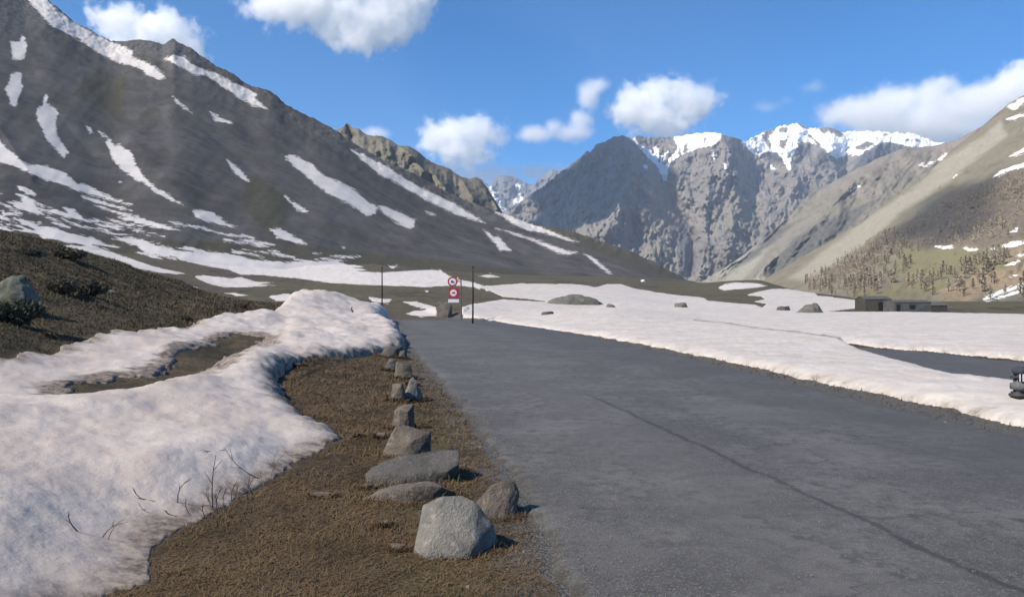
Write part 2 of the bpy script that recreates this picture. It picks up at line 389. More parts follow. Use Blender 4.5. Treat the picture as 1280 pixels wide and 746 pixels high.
SNOW_R = [from_str(s) for s in """
1172,200 1177,194 1186,190 1183,195 1175,201
1155,208 1162,203 1170,201 1163,206
1148,207 1155,203 1154,207
1060,239 1070,233 1078,230 1076,233 1064,240
1258,133 1268,128 1285,119 1285,126 1275,131 1270,137 1264,136
1258,149 1270,145 1290,140 1290,143 1262,150
1262,196 1272,188 1290,180 1290,185 1268,196
1242,221 1252,212 1270,207 1290,203 1290,206 1258,215 1250,220
1170,308 1192,308 1192,310 1172,310
1205,310 1224,311 1222,313 1208,313
1238,311 1248,311 1240,315
1264,290 1272,286 1270,290
1252,309 1262,304 1290,299 1290,303 1262,309
1255,332 1262,329 1275,325 1268,330
1270,320 1290,312 1290,316 1274,321
1226,374 1250,362 1290,350 1290,354 1250,367 1232,376
1234,377 1262,366 1290,358 1290,361 1250,372
1262,346 1274,341 1270,345
1203,158 1209,153 1205,159
1190,222 1196,219 1192,223
""".strip().split('\n')]

# ------------------------------------------------------------------ ground height from surveyed points
def rbf_make(pts, key):
    A = np.array([key(x, y) for x, y, z in pts]); Z = np.array([z for *_, z in pts]); n = len(A)
    D = np.sqrt(((A[:, None]-A[None])**2).sum(-1)+1e-4)
    K = np.zeros((n+1, n+1)); K[:n, :n] = -D-np.eye(n)*.004; K[n, :n] = 1; K[:n, n] = 1
    w = np.linalg.solve(K, np.append(Z, 0))
    def f(x, y):
        sh = np.shape(x); B = np.stack(key(np.ravel(x), np.ravel(y)), -1); out = np.empty(len(B))
        for i in range(0, len(B), 20000):
            b = B[i:i+20000]; out[i:i+20000] = -np.sqrt(((b[:, None]-A[None])**2).sum(-1)+1e-4) @ w[:n]+w[n]
        return out.reshape(sh)
    return f
def key_polar(x, y):
    r = np.maximum(np.hypot(x, y), .8); return (np.arctan2(x, y)*2.4, np.log(r))
GP = []
def gz(px, d, z): GP.append(((px-CX)/F*d, d, z))
def gp(px, py, d): GP.append(P(px, py, d))
for d in (1.5, 3, 5, 8, 12, 18, 26, 36, 50):
    for px in (600, 800, 1000, 1280, 1700, 2600):
        if not (px == 600 and 13 < d < 60): gz(px, d, 0.)
for d in (18, 26, 36, 50, 62): GP.append((-.0022*d*d-.6, d, 0.))
for q in [(100, 3, 0), (300, 4.5, 0), (430, 5, 0), (430, 9, .02), (200, 9, .1), (350, 12, .05), (460, 13, .03), (450, 20, .08), (60, 10.5, .25), (320, 21, .42), (200, 14, .38), (420, 30, .4), (480, 45, .15), (0, 5, .05),
          (-200, 5, .2), (-600, 6, .6), (-600, 15, 2.4), (-600, 40, 8), (-1500, 10, 3), (-1500, 40, 12), (100, 2, 0)]: gz(*q)
for q in [(0, 450, 12.4), (0, 425, 13.6), (0, 400, 15.5), (60, 444, 14.2), (150, 417, 18.8), (240, 406, 25), (0, 350, 24), (0, 318, 32), (0, 290, 44), (-200, 400, 13), (-200, 330, 26), (-200, 255, 50), (60, 302, 46), (120, 321, 48), (200, 345, 51), (250, 363, 52), (290, 377, 50), (322, 385, 46),
          (100, 430, 16), (100, 380, 24), (200, 404, 24), (200, 375, 36), (260, 385, 34), (345, 380, 60), (380, 376, 62)]: gp(*q)
for q in [(0, 85, 8), (100, 85, 4.2), (200, 80, 1.6), (290, 75, 1.0), (-200, 90, 12), (950, 300, -5), (1080, 260, -10), (1200, 200, -6), (1280, 200, -8), (1500, 200, -8), (950, 520, -60), (1080, 500, -60), (1280, 500, -60), (1700, 500, -60), (1700, 120, 0), (865, 650, -20), (500, 650, 20), (200, 650, 30), (-300, 650, 60), (1100, 900, -85), (640, 900, -40), (1700, 1000, -85)]: gz(*q)
for q in [(350, 373, 92), (350, 350, 170), (350, 335, 260), (450, 376, 82), (450, 345, 190), (450, 332, 300), (0, 289, 220), (0, 265, 300), (150, 326, 190), (150, 308, 260), (560, 396, 62), (560, 386, 72), (560, 376, 92), (560, 358, 150), (560, 340, 260),
          (640, 391, 75), (640, 371, 110), (640, 354, 200), (640, 345, 300), (740, 400, 60), (740, 386, 92), (740, 365, 130), (740, 354, 200), (740, 349, 300), (850, 395, 75), (850, 378, 120), (850, 365, 170), (850, 355, 240), (865, 354, 300),
          (950, 390, 95), (950, 380, 115), (950, 364, 170), (950, 352.5, 220), (1020, 390, 95), (1020, 383, 115), (1020, 367, 165), (1080, 390, 95), (1080, 384, 112), (1080, 376, 140), (1200, 391, 92), (1200, 383, 112), (1200, 378, 128), (1280, 392, 92), (1280, 384, 110), (1280, 377, 126), (1500, 392, 92), (1500, 386, 110)]: gp(*q)
ground_rbf = rbf_make(GP, key_polar)
# road plan: left and right edges (x as a function of distance y)
RD = np.array([-12, -3, 1, 3, 4.31, 7.08, 9.6, 12.5, 16.6, 22, 28, 36, 46, 56, 66, 74])
RL = np.array([2.2, 1.2, .62, .45, .32, 0.02, -.38, -.85, -1.57, -2.55, -3.6, -4.9, -6.7, -8.4, -11.0, -14])
RR = np.array([7.6, 7.0, 6.6, 6.4, 6.3, 6.1, 5.92, 5.6, 5.3, 4.75, 4.0, 2.9, .9, -1.6, -4.9, -8.5])
def road_lr(y): return np.interp(y, RD, RL), np.interp(y, RD, RR)
# second strip (the lay-by beyond the snow)
R2POLY = [(x*d/F, d) for x, d in [((1020-CX), 30), ((1100-CX), 25.6), ((1160-CX), 24.2), ((1220-CX), 22), ((1290-CX), 20), ((1500-CX), 17), ((1500-CX), 12), ((1290-CX), 14.5), ((1200-CX), 16), ((1120-CX), 19.5), ((1060-CX), 24)]]
def G(x, y):
    r = np.hypot(x, y); z = ground_rbf(x, y)
    az = np.abs(np.arctan2(x, y)); z = z*sstep(2.6, 1.5, az)
    l, rr = road_lr(y)
    ins = np.minimum(x-l, rr-x)                  # metres inside the road
    onroad = sstep(-.9, .1, ins)*(y < 74)*(y > -14)
    rough = .045*fbm(x*1.1, y*1.1, 0, 4)+.022*fbm(x*5, y*5, 3, 3)
    rough = rough*np.clip(r/8, .6, 1)+(sstep(40, 160, r))*1.1*fbm(x*.03, y*.03, 7, 5)+sstep(8, 25, r)*(x < -4)*(.34*fbm(x*.32, y*.32, 4, 4)+.16*fbm(x*.9, y*.9, 14, 3))
    strip = sstep(-.5, .3, sdf_poly(x, y, R2POLY, None)) if np.size(x) < 3e6 else 0
    z = z*(1-onroad*sstep(80, 60, y))+rough*(1-onroad)*(1-strip)
    z = z*(1-strip)-.04*onroad-.05*strip
    z = z-.02*sstep(300, 900, r)
    z = np.where(r > 900, z*sstep(2000, 900, r)-85*sstep(900, 2000, r), z)
    return z

# ground mesh: polar sheet to the horizon, dense inside the view
az = np.concatenate([np.linspace(-180, -75, 40)[:-1], np.linspace(-75, -36, 60)[:-1], np.linspace(-36, 36, 620), np.linspace(36, 75, 60)[1:], np.linspace(75, 180, 40)[1:]])*math.pi/180
rr_ = np.concatenate([[.05], np.geomspace(.8, 3.4, 14)[:-1], np.geomspace(3.4, 70, 300), np.geomspace(70, 420, 150)[1:], np.geomspace(420, 24000, 40)[1:]])
A, R = np.meshgrid(az, rr_)
X, Y = R*np.sin(A), R*np.cos(A); Z = G(X, Y)
pxg = CX+F*X/np.maximum(Y, .5); pyg = CY-F*(Z-EYE)/np.maximum(Y, .5)
view = Y > 1
sn = np.where(view & (R > 60), sdf_many(pxg, pyg, SNOW, 8), -8)
lg, rg = road_lr(Y)
dist_road = np.maximum(lg-X, X-rg)
gravel = sstep(.75, .0, dist_road)*.75*(X < 30)+sstep(2.6, .2, X-rg)*(X > rg-1)*.55
hill = sstep(-3.0, -5.5, X+.12*(Y-12)*0)*sstep(9, 12, Y)*sstep(80, 60, R)
ground = tag(mk('ground', np.stack([X, Y, Z], -1).reshape(-1, 3), grid_faces(*X.shape), M['ground'], {'snow': sn, 'far': sstep(45, 75, R), 'hill': hill, 'gravel': gravel*sstep(80, 50, R), 'edge': sstep(1.6, .3, dist_road)*sstep(80, 50, R)}), kind='structure')
SHEETS = [ground]

# ------------------------------------------------------------------ road ribbons
def ribbon(name, ys, cols, zoff):
    U = np.linspace(0, 1, cols); V = []; u_, v_, e_ = [], [], []
    for y in ys:
        l, r = road_lr(y); l0, r0 = float(l), float(r)
        jl = .22*float(fbm(y*1.3, 3.3, 0, 4)); jr = .14*float(fbm(y*1.1, 8.8, 0, 4))
        for u in U:
            x = l0+jl*(1-u)+(r0+jr*u-l0-jl*(1-u))*u*1.0 if False else (l0+jl)*(1-u)+(r0+jr)*u
            cr = .035*(1-(2*u-1)**2)
            V.append((x, y, zoff+cr+.008*float(fbm(x*.5, y*.5, 2, 2)) -.06*(u < .01 or u > .99)- (.06*max(0, y-58)**1.1 if y > 58 else 0)))
            u_.append(u); v_.append(y); e_.append(max(0, 1-min(u, 1-u)*(r0-l0)/.45))
    return mk(name, V, grid_faces(len(ys), cols), M['asphalt'], {'u': u_, 'v': v_, 'edge': e_})
road = ribbon('road', np.concatenate([np.linspace(-12, 3, 20)[:-1], np.geomspace(3, 74, 300)]), 61, -.012)
tag(road, kind='structure')
# lay-by strip
xs = np.linspace(8, 34, 90); ys = np.linspace(8, 34, 90); XX, YY = np.meshgrid(xs, ys)
sd = sdf_poly(XX, YY, R2POLY, None)
ZZ = np.where(sd > -.15, -.01, -.25)
strip = mk('road', np.stack([XX, YY, ZZ], -1).reshape(-1, 3), grid_faces(90, 90), M['asphalt'], {'u': XX*0+.75+.04*XX/10, 'v': YY, 'edge': sstep(.5, 0, sd)})
tag(strip, kind='structure')
SHEETS += [road, strip]

# ------------------------------------------------------------------ left snow bank
def up(px, py, z=0.):
    d = (EYE-z)*F/(py-CY); return ((px-CX)/F*d, d)
def wp(px, d): return ((px-CX)/F*d, d)
BANK = [up(112, 748), up(150, 735), up(182, 728), up(186, 700), up(196, 683), up(222, 658), up(262, 643), up(300, 622), up(340, 600), up(385, 575), up(405, 563), up(424, 552), up(418, 544), up(395, 535), up(360, 514), up(347, 494), up(345, 485), up(358, 474), up(378, 465), up(410, 457), up(440, 452), up(470, 448), up(500, 441), up(506, 432), wp(500, 32), wp(497, 36), wp(478, 41), wp(485, 48), wp(488, 56), wp(486, 62),
        wp(460, 64), wp(400, 54), wp(360, 44), wp(330, 32.6), wp(262, 27), wp(240, 24.5), wp(150, 18.7), wp(60, 14.2), wp(0, 12.35), wp(-200, 9.9), (-12, 8), (-11, 1), (-6, -1), (-2.7, 1), (-2.45, 3)]
HOLE = [wp(66, 9.6), wp(94, 11.5), wp(144, 12.6), wp(188, 13.0), wp(235, 16.5), wp(272, 20.0), wp(302, 23.2), wp(330, 22.5), wp(322, 20), wp(290, 16.5), wp(240, 12.9), wp(200, 11.2), wp(140, 9.9)]
BP = []
def bp(px, py, d): BP.append(P(px, py, d))
for q in [(-200, 515, 6.6), (0, 505, 7.5), (60, 504, 8), (110, 496, 8.5), (150, 486, 9.2), (200, 475, 10.2), (235, 466, 11.5), (285, 448, 14.2), (316, 431, 17.4), (356, 416, 21.5), (403, 408, 27), (440, 401, 33), (482, 402, 33),
          (0, 455, 12), (-200, 470, 9.6), (60, 447, 13.8), (100, 439, 15.5), (150, 421, 18), (180, 410, 20), (235, 409, 23.5), (262, 394, 26), (330, 386, 31), (380, 370, 40), (405, 364, 43), (430, 369, 46), (470, 379, 53), (486, 390, 60), (400, 372, 52), (450, 376, 58),
          (0, 480, 11), (100, 600, 5.8), (0, 668, 4.4), (0, 790, 3.4), (-300, 780, 3.2), (300, 560, 7.3), (350, 540, 8.7), (300, 482, 11.3), (330, 462, 13.2), (380, 440, 18.5), (430, 425, 22), (470, 431, 22), (150, 665, 5.1), (200, 560, 6.9), (200, 510, 8.8), (100, 530, 7.4), (330, 405, 27), (400, 392, 34), (440, 388, 40), (250, 600, 6.3), (440, 380, 50), (350, 395, 33), (415, 378, 41)]: bp(*q)
for q in [(60, 10.2, .30), (120, 11.3, .33), (200, 13, .36), (270, 18, .4), (315, 21.6, .45)]: BP.append((*wp(q[0], q[1]), q[2]))
bank_rbf = rbf_make(BP, key_polar)
az2 = np.linspace(-82, -6.5, 560)*math.pi/180; r2 = np.geomspace(1.6, 72, 420)
A, R = np.meshgrid(az2, r2); X, Y = R*np.sin(A), R*np.cos(A)
warp = .12*fbm(X*1.6, Y*1.6, 5, 4)+.05*fbm(X*7, Y*7, 1, 3)
wsc = np.clip(R/8, .6, 2.5)
sdb = sdf_poly(X, Y, BANK, None)+warp*wsc
hol = sdf_poly(X, Y, HOLE, None)+warp*1.6*wsc
sdm = np.minimum(sdb, -hol)
Gz = G(X, Y)
top = bank_rbf(X, Y)+.05*fbm(X*1.3, Y*1.3, 9, 4)*np.clip(R/9, .7, 3)+.022*fbm(X*5, Y*5, 2, 4)+np.where(R > 22, .10*fbm(X*1.1, Y*1.1, 3, 4), 0)
top = top+.09*fbm(X*.55, Y*.55, 31, 3)*sstep(3, 7, R)
th = np.maximum(top-Gz, .05)
wid = np.where(sdb < -hol, np.where(R < 9.5, np.clip(1.7-.11*R, .4, 1.3), np.clip(.30+.012*R, .3, .9)), .7)
pr = np.clip(sdm/wid, 0, 1); pr = np.where(R < 9, 1-(1-pr)**1.7, np.sqrt(1-(1-pr)**2))
Zs = np.where(sdm > 0, Gz+th*pr, Gz-.15-np.clip(-sdm, 0, .5))
dirt = np.clip(.95-sdm/(.42+.012*R), 0, .95)*sstep(60, 20, R)+sstep(-.9, .1, hol)*.55
keep = sdm > -.6
def masked(name, X, Y, Z, keep, mat, attrs):
    Fq = grid_faces(*X.shape); k = keep.ravel()[Fq].any(1); Fq = Fq[k]
    used = np.unique(Fq); mp = np.full(X.size, -1); mp[used] = np.arange(len(used))
    V = np.stack([X, Y, Z], -1).reshape(-1, 3)[used]
    return mk(name, V, mp[Fq], mat, {a: np.asarray(b).ravel()[used] for a, b in attrs.items()})
bank = masked('snow_bank', X, Y, Zs, keep, M['snow'], {'dirt': dirt})
tag(bank, 'long thick bank of dirty old snow left of the road', 'snow bank', kind='stuff')

# ------------------------------------------------------------------ right snow field
FIELD = from_str("1320,557 1280,546 1200,528 1150,515 1080,498 1000,478 900,452 820,436 760,424 700,413 650,406 618,401 599,402 604,400 625,399 590,398 578,398 577,384 590,380 605,378 628,374 682,377 660,374 628,371 612,364 600,360 600,356 615,357 652,354 717,355 735,357 745,359 759,355 777,355 791,360 839,368 879,372 887,376 911,378 945,381 953,384 958,380 943,377 956,374 951,371 932,369 945,365 965,361 985,361 1018,365 1022,369 1040,371 1085,377 1082,384 1037,389.6 1120,389.6 1200,391 1320,393 1700,396 1700,620")
FHOLE = from_str("1052,428 1100,435 1160,439 1220,445 1290,452 1500,470 1500,510 1330,484 1290,478 1250,474 1210,472 1180,466 1130,451 1080,438")
az3 = np.linspace(-5, 47, 640)*math.pi/180; r3 = np.concatenate([np.geomspace(7, 40, 230), np.geomspace(40, 260, 190)[1:]])
A, R = np.meshgrid(az3, r3); X, Y = R*np.sin(A), R*np.cos(A); Gz = G(X, Y)
px = CX+F*X/Y; py = CY-F*(np.where(Y < 60, 0, Gz)-EYE)/Y
wob = 2.2*fbm(px*.06, py*.15, 0, 4)+1.2*fbm(px*.3, py*.5, 0, 3)
sd = sdf_poly(px, py, FIELD, None); sh = sdf_poly(px, py, FHOLE, None)
lg, rg = road_lr(Y)
sdr = (X-rg-.55)+.3*fbm(X*.9, Y*.9, 3, 4)                        # keep clear of the carriageway, in metres
sdp = np.minimum(sd, -sh)+wob*np.clip(12/R, .25, 1)
wpx = np.clip(14*(10/R)**.9, 1.2, 14)
pr = np.clip(sdp/wpx, 0, 1); pr = np.sqrt(1-(1-pr)**2)
pr2 = np.clip(sdr/.8, 0, 1); pr2 = np.where(Y < 60, np.sqrt(1-(1-pr2)**2), 1)
T = .15+.12*fbm(X*.16, Y*.16, 5, 4)+.035*fbm(X*1.7, Y*1.7, 5, 4)+-np.clip((R-35)/40, 0, 1)*.10+.10*np.exp(-((px-760)/90)**2-((py-398)/8)**2)*8
m = np.minimum(sdp, np.where(Y < 60, sdr*8, 99))
Zs = np.where(m > 0, Gz+np.maximum(T, .06)*pr*pr2, Gz-.2)
dirt = np.clip(.5-m/8, 0, .5)*sstep(50, 14, R)*.9
dirt = np.maximum(dirt, .62*np.exp(-(dist_line(px, py, from_str('868,403 900,405 940,412 1000,419 1052,429'))/1.6)**2))
sf = masked('snow_field', X, Y, Zs, m > -3, M['snow2'], {'dirt': dirt})
tag(sf, 'broad flat field of melting snow right of the road', 'snow field', kind='stuff')

# ------------------------------------------------------------------ mountain faces
def face(name, mat, top, bot, x0, x1, nc, nr, relief, lines=(), prof=1.4, jag=1.0, jag2=.6, bare=(), snow=(), zones={}, back=.7, snowpad=8):
    top = np.array(top); bot = np.array(bot)
    pc = np.linspace(x0, x1, nc)
    ty, td = np.interp(pc, top[:, 0], top[:, 1]), np.interp(pc, top[:, 0], top[:, 2])
    by, bd = np.interp(pc, bot[:, 0], bot[:, 1]), np.interp(pc, bot[:, 0], bot[:, 2])
    def sm(v, n=19):
        k_ = np.hanning(2*n+3)[1:-1]; k_ /= k_.sum(); return np.convolve(np.pad(v, n, mode='edge'), k_, 'valid')
    td = sm(sm(td)); bd = sm(sm(bd))
    t = np.linspace(0, 1, nr)[:, None]
    ts = sm(sm(ty, 14), 14); by = sm(sm(by)); ty = sm(ty, 1); q_ = t**5.5
    PX = np.broadcast_to(pc, (nr, nc)); PY = by+(ts-by)*t+(ty-ts)*q_
    PY = PY+(jag*fbm(PX*.08, PY*.08, 3, 5))*sstep(.6, 1, t)+jag2*fbm(PX*.3, PY*.3, 6, 4)*sstep(.86, 1, t)
    D = bd+(td-bd)*t**prof
    amp = np.clip((1-t)*14, 0, 1)*np.clip(t*6, .0, 1)*.85+.15
    rel = relief(PX, PY, D)
    for pts, a, w in lines:
        q = dist_line(PX, PY, pts); rel = rel-a*(.55 if name == 'mountain' and abs(a) > 150 else 1)*np.exp(-q/w)
    D = D+rel*amp
    X = (PX-CX)/F*D; Y = D; Z = EYE+(CY-PY)/F*D
    s = sdf_many(PX, PY, snow, snowpad) if snow else np.full(PX.shape, -8.)
    if len(bare): s = np.minimum(s, -sdf_many(PX, PY, bare, 8))
    at = {'snow': s}
    for k, zp in zones.items(): at[k] = sdf_many(PX, PY, zp, 14)
    # the far side of the ridge falls away
    nb = 10; k = np.linspace(.12, 1, nb)[:, None]; span = td*.5
    bX = X[-1]+X[-1]/D[-1]*k*span; bY = Y[-1]+k*span; bZ = Z[-1]-back*k*span*.8+k*0
    X = np.vstack([X, bX]); Y = np.vstack([Y, bY]); Z = np.vstack([Z, bZ])
    at = {a: np.vstack([b, np.repeat(b[-1:], nb, 0)*0-6]) for a, b in at.items()}
    o = mk(name, np.stack([X, Y, Z], -1).reshape(-1, 3), grid_faces(*X.shape), mat, at)
    tag(o, kind='structure'); SHEETS.append(o)
    return o
top_left = [(-700, -420, 1100), (-300, -215, 1000), (0, -40, 900), (30, -14, 890), (58, -1, 880), (96, 29, 870), (112, 37, 880), (135, 50, 890), (150, 52, 890), (170, 50, 890), (190, 51, 890), (204, 56, 890), (212, 50, 880), (217, 48, 880), (225, 54, 880), (240, 61, 880), (255, 72, 880), (270, 82, 880), (290, 92, 880), (310, 106, 880), (325, 110, 880), (340, 115, 880), (360, 132, 880), (385, 146, 880), (400, 152, 880), (425, 166, 880), (440, 178, 880),
            (470, 195, 880), (501, 210, 880), (533, 226, 890), (556, 238, 900), (588, 253, 900), (612, 261, 900), (621, 264, 900), (670, 281, 880), (715, 289, 850), (774, 309, 800), (800, 319, 780), (823, 330, 740), (845, 343, 700), (866, 355, 650), (880, 364, 620)]
bot_left = [(-700, 250, 160), (0, 296, 200), (150, 331, 205), (300, 352, 215), (400, 358, 240), (560, 364, 290), (700, 366, 320), (870, 368, 380), (880, 369, 400)]
def rel_left(px, py, d):
    u = px+.9*(py-100); v = py-.55*px           # coordinates across / along the fall line
    return 26*fbm(px*.006+3, py*.006, 1, 3)+7*fbm(u*.018, v*.005, 2, 3)+2.5*fbm(px*.035, py*.035, 4, 3)+.2*fbm(px*.22, py*.22, 6, 3)
face('mountain', M['left'], top_left, bot_left, -700, 880, 860, 330, rel_left, prof=1.25, jag=2.2, jag2=2.4, snow=SNOW, back=.75,
     lines=[([(0, 160), (40, 220)], 10, 12), ([(205, 45), (216, 70)], 12, 9), ([(100, 100), (250, 270)], 12, 30), ([(240, 150), (420, 300)], -14, 26), ([(330, 160), (500, 290), (620, 350)], 12, 26), ([(520, 260), (700, 350)], -16, 26), ([(600, 265), (760, 340)], 9, 18), ([(420, 270), (560, 345)], -10, 20), ([(0, 60), (120, 200)], -12, 30)],
     zones={'green': [from_str("-100,300 -100,270 0,280 150,300 250,300 400,308 560,325 700,347 880,350 880,380 0,380"), from_str("110,90 160,95 150,150 90,120"), from_str("310,215 370,250 345,300 300,260"), from_str("620,262 700,282 820,330 870,356 780,330 700,300")],
            'rock': [from_str("-300,-100 60,-40 55,20 30,40 -10,60 -200,80"), from_str("150,48 215,44 262,78 235,85 200,72 165,66"), from_str("410,155 440,175 425,180 400,165")]})
# bright ochre ridge behind it
def rel_o(px, py, d): return 38*(ridged(px*.03, py*.012, 2, 5)-.6)+18*fbm(px*.12, py*.12, 1, 4)
face('mountain', M['ochre'], [(300, 130, 1700), (400, 160, 1650), (420, 163, 1600), (430, 157, 1600), (434, 154, 1600), (441, 160, 1600), (448, 160, 1600), (456, 168, 1600), (475, 170, 1600), (487, 174, 1600), (497, 182, 1600), (510, 182, 1600), (520, 188, 1620), (535, 200, 1640), (550, 207, 1660), (562, 211, 1680), (575, 221, 1700), (586, 224, 1700), (594, 221, 1700), (602, 226, 1700), (611, 238, 1700), (620, 252, 1700), (630, 268, 1700), (680, 300, 1700)],
     [(300, 300, 1150), (680, 330, 1200)], 300, 680, 330, 130, rel_o, prof=1.2, jag=2.4, back=.9,
     lines=[([(433, 155), (440, 172)], -60, 5), ([(497, 180), (520, 200), (530, 215)], 60, 5), ([(575, 220), (592, 250)], 80, 5), ([(540, 215), (560, 240)], 50, 6), ([(470, 170), (490, 195)], 25, 7), ([(612, 236), (622, 262)], 90, 5)])
# small snowy peaks far away
def rel_d(px, py, d): return 420*(ridged(px*.045, py*.03, 5, 5)-.6)+90*fbm(px*.2, py*.2, 1, 4)
face('mountain', M['distant'], [(500, 250, 8000), (575, 235, 8000), (590, 221, 8000), (597, 220, 8000), (606, 228, 8000), (612, 233, 8000), (619, 222, 8000), (628, 219, 8000), (645, 221, 8000), (655, 228, 8000), (666, 230, 8000), (677, 220, 8000), (683, 217, 8000), (690, 210, 8000), (697, 214, 8000), (704, 212, 8000), (710, 208, 8000), (740, 205, 8000), (800, 215, 8000)],
     [(500, 330, 6200), (800, 330, 6200)], 500, 800, 230, 110, rel_d, prof=1.1, jag=3.2, snow=SNOW_D, back=.8)
BARE = [from_str(q) for q in '''952,170 962,158 969,163 961,172 965,187 961,187 955,174
972,160 984,158 984,166 974,167
994,150 1000,152 1012,160 1006,163 1000,158
1020,160 1036,155 1050,163 1056,170 1049,171 1036,164 1031,169 1024,163
1008,163 1014,170 1027,181 1023,182 1010,170
996,179 1015,177 1013,191 1000,189
796,168 838,170 845,178 838,193 832,184 826,183 816,183 809,188 800,180
852,190 858,178 860,186 856,192
880,172 884,172 880,180
1068,184 1084,176 1092,180 1078,188
1100,167 1112,168 1104,170
1130,175 1150,174 1146,177
975,176 985,174 980,186 974,184
940,175 946,171 945,178'''.strip().split('\n')]
# big far massif
top_far = [(600, 300, 4700), (640, 262, 4700), (655, 250, 4700), (680, 232, 4750), (700, 215, 4800), (712, 207, 4800), (725, 196, 4850), (733, 188, 4850), (738, 190, 4850), (745, 182, 4900), (760, 175, 4900), (768, 171, 4900), (776, 169, 4900), (784, 172, 4950), (792, 173, 5100), (800, 170, 5200), (815, 171, 5300), (840, 172, 5400), (860, 168, 5400), (880, 166, 5300), (900, 167, 5150), (910, 170, 5050), (920, 172, 5000), (932, 178, 5500), (945, 170, 5900), (958, 164, 6000),
           (970, 160, 6000), (985, 157, 6000), (998, 154, 6000), (1010, 160, 6000), (1022, 161, 6000), (1035, 158, 6000), (1050, 165, 6000), (1060, 164, 6100), (1080, 164, 6200), (1110, 165, 6200), (1140, 168, 6200), (1165, 175, 6200), (1185, 180, 6200), (1260, 190, 6200)]
def rel_f(px, py, d):
    return 270*(ridged(px*.020+.004*py, py*.011, 8, 5)-.62)+100*(ridged(px*.06-.02*py, py*.03, 3, 5)-.6)+90*fbm(px*.05, py*.05, 1, 4)+55*fbm(px*.2, py*.16, 2, 4)
face('mountain', M['far'], top_far, [(600, 380, 3400), (1260, 380, 3400)], 600, 1260, 640, 230, rel_f, prof=1.15, jag=3.4, jag2=3.0, bare=BARE, snow=SNOW_FAR, back=.6,
     lines=[([(778, 170), (792, 215), (770, 262), (740, 300), (770, 350)], 520, 26), ([(833, 228), (845, 260), (866, 300), (862, 345)], -520, 10), ([(880, 168), (850, 215), (848, 250)], 160, 14), ([(912, 170), (918, 215), (960, 290)], 420, 22), ([(875, 230), (885, 300), (875, 340)], 300, 18), ([(938, 190), (930, 240), (962, 300)], -280, 10), ([(800, 260), (820, 330)], 260, 14), ([(795, 280), (800, 330)], -200, 8),
            ([(985, 190), (990, 240), (940, 320)], 320, 16), ([(1035, 190), (1010, 215)], 260, 12), ([(1058, 195), (1060, 230)], -240, 8), ([(1100, 180), (1075, 215)], 300, 14), ([(775, 172), (700, 250), (650, 280)], -120, 18)],
     zones={'tan': [from_str('690,290 700,275 720,266 740,272 752,290 770,315 790,340 740,330'), from_str('800,250 815,222 850,228 872,262 862,290 840,280 820,300 800,290'), from_str('800,340 812,305 840,300 862,320 860,350 820,360'), from_str('900,240 930,235 950,270 920,300 900,280')], 'rock': [from_str("901,168 925,175 932,196 915,190 905,180"), from_str("1078,192 1100,180 1120,180 1135,186 1110,200 1070,220 1060,215"), from_str("1025,186 1040,196 1035,206 1018,206"), from_str("1010,205 1045,205 1068,218 1050,215"), from_str("845,280 858,270 870,320 868,345 850,340 848,310"), from_str("960,190 975,188 982,205 965,206"), from_str("996,180 1015,182 1012,196 990,196")]})
# brown mid-distance flank on the right
top_r1 = [(840, 372, 1900), (868, 357, 1950), (890, 345, 2000), (925, 322, 2150), (960, 294, 2300), (985, 272, 2400), (1011, 243, 2550), (1040, 228, 2650), (1075, 209, 2750), (1100, 197, 2800), (1128, 186, 2850), (1160, 183, 2900), (1185, 178, 2900), (1205, 170, 2900), (1260, 140, 2900), (1500, 40, 2900)]
def rel_r1(px, py, d): return 95*(ridged((px+py)*.016, (px-py)*.006, 8, 4)-.6)+60*fbm(px*.03, py*.03, 1, 4)+12*fbm(px*.15, py*.15, 2, 4)
face('mountain', M['r1'], top_r1, [(840, 385, 1500), (1500, 420, 1300)], 840, 1500, 460, 220, rel_r1, prof=1.15, jag=2.0, snow=SNOW_R, back=.6,
     lines=[([(1010, 245), (960, 300), (900, 350)], -70, 14), ([(1080, 215), (1010, 290), (940, 345)], 90, 20)],
     zones={'pale': [from_str("870,360 900,335 955,300 970,300 930,350 900,362"), from_str("940,350 985,305 995,300 975,340"), from_str("925,356 970,335 990,345 970,360")], 'wood': [from_str("950,345 990,300 1040,270 1090,250 1070,280 1010,325 980,345"), from_str("930,322 975,285 1000,275 960,310 900,350")]})
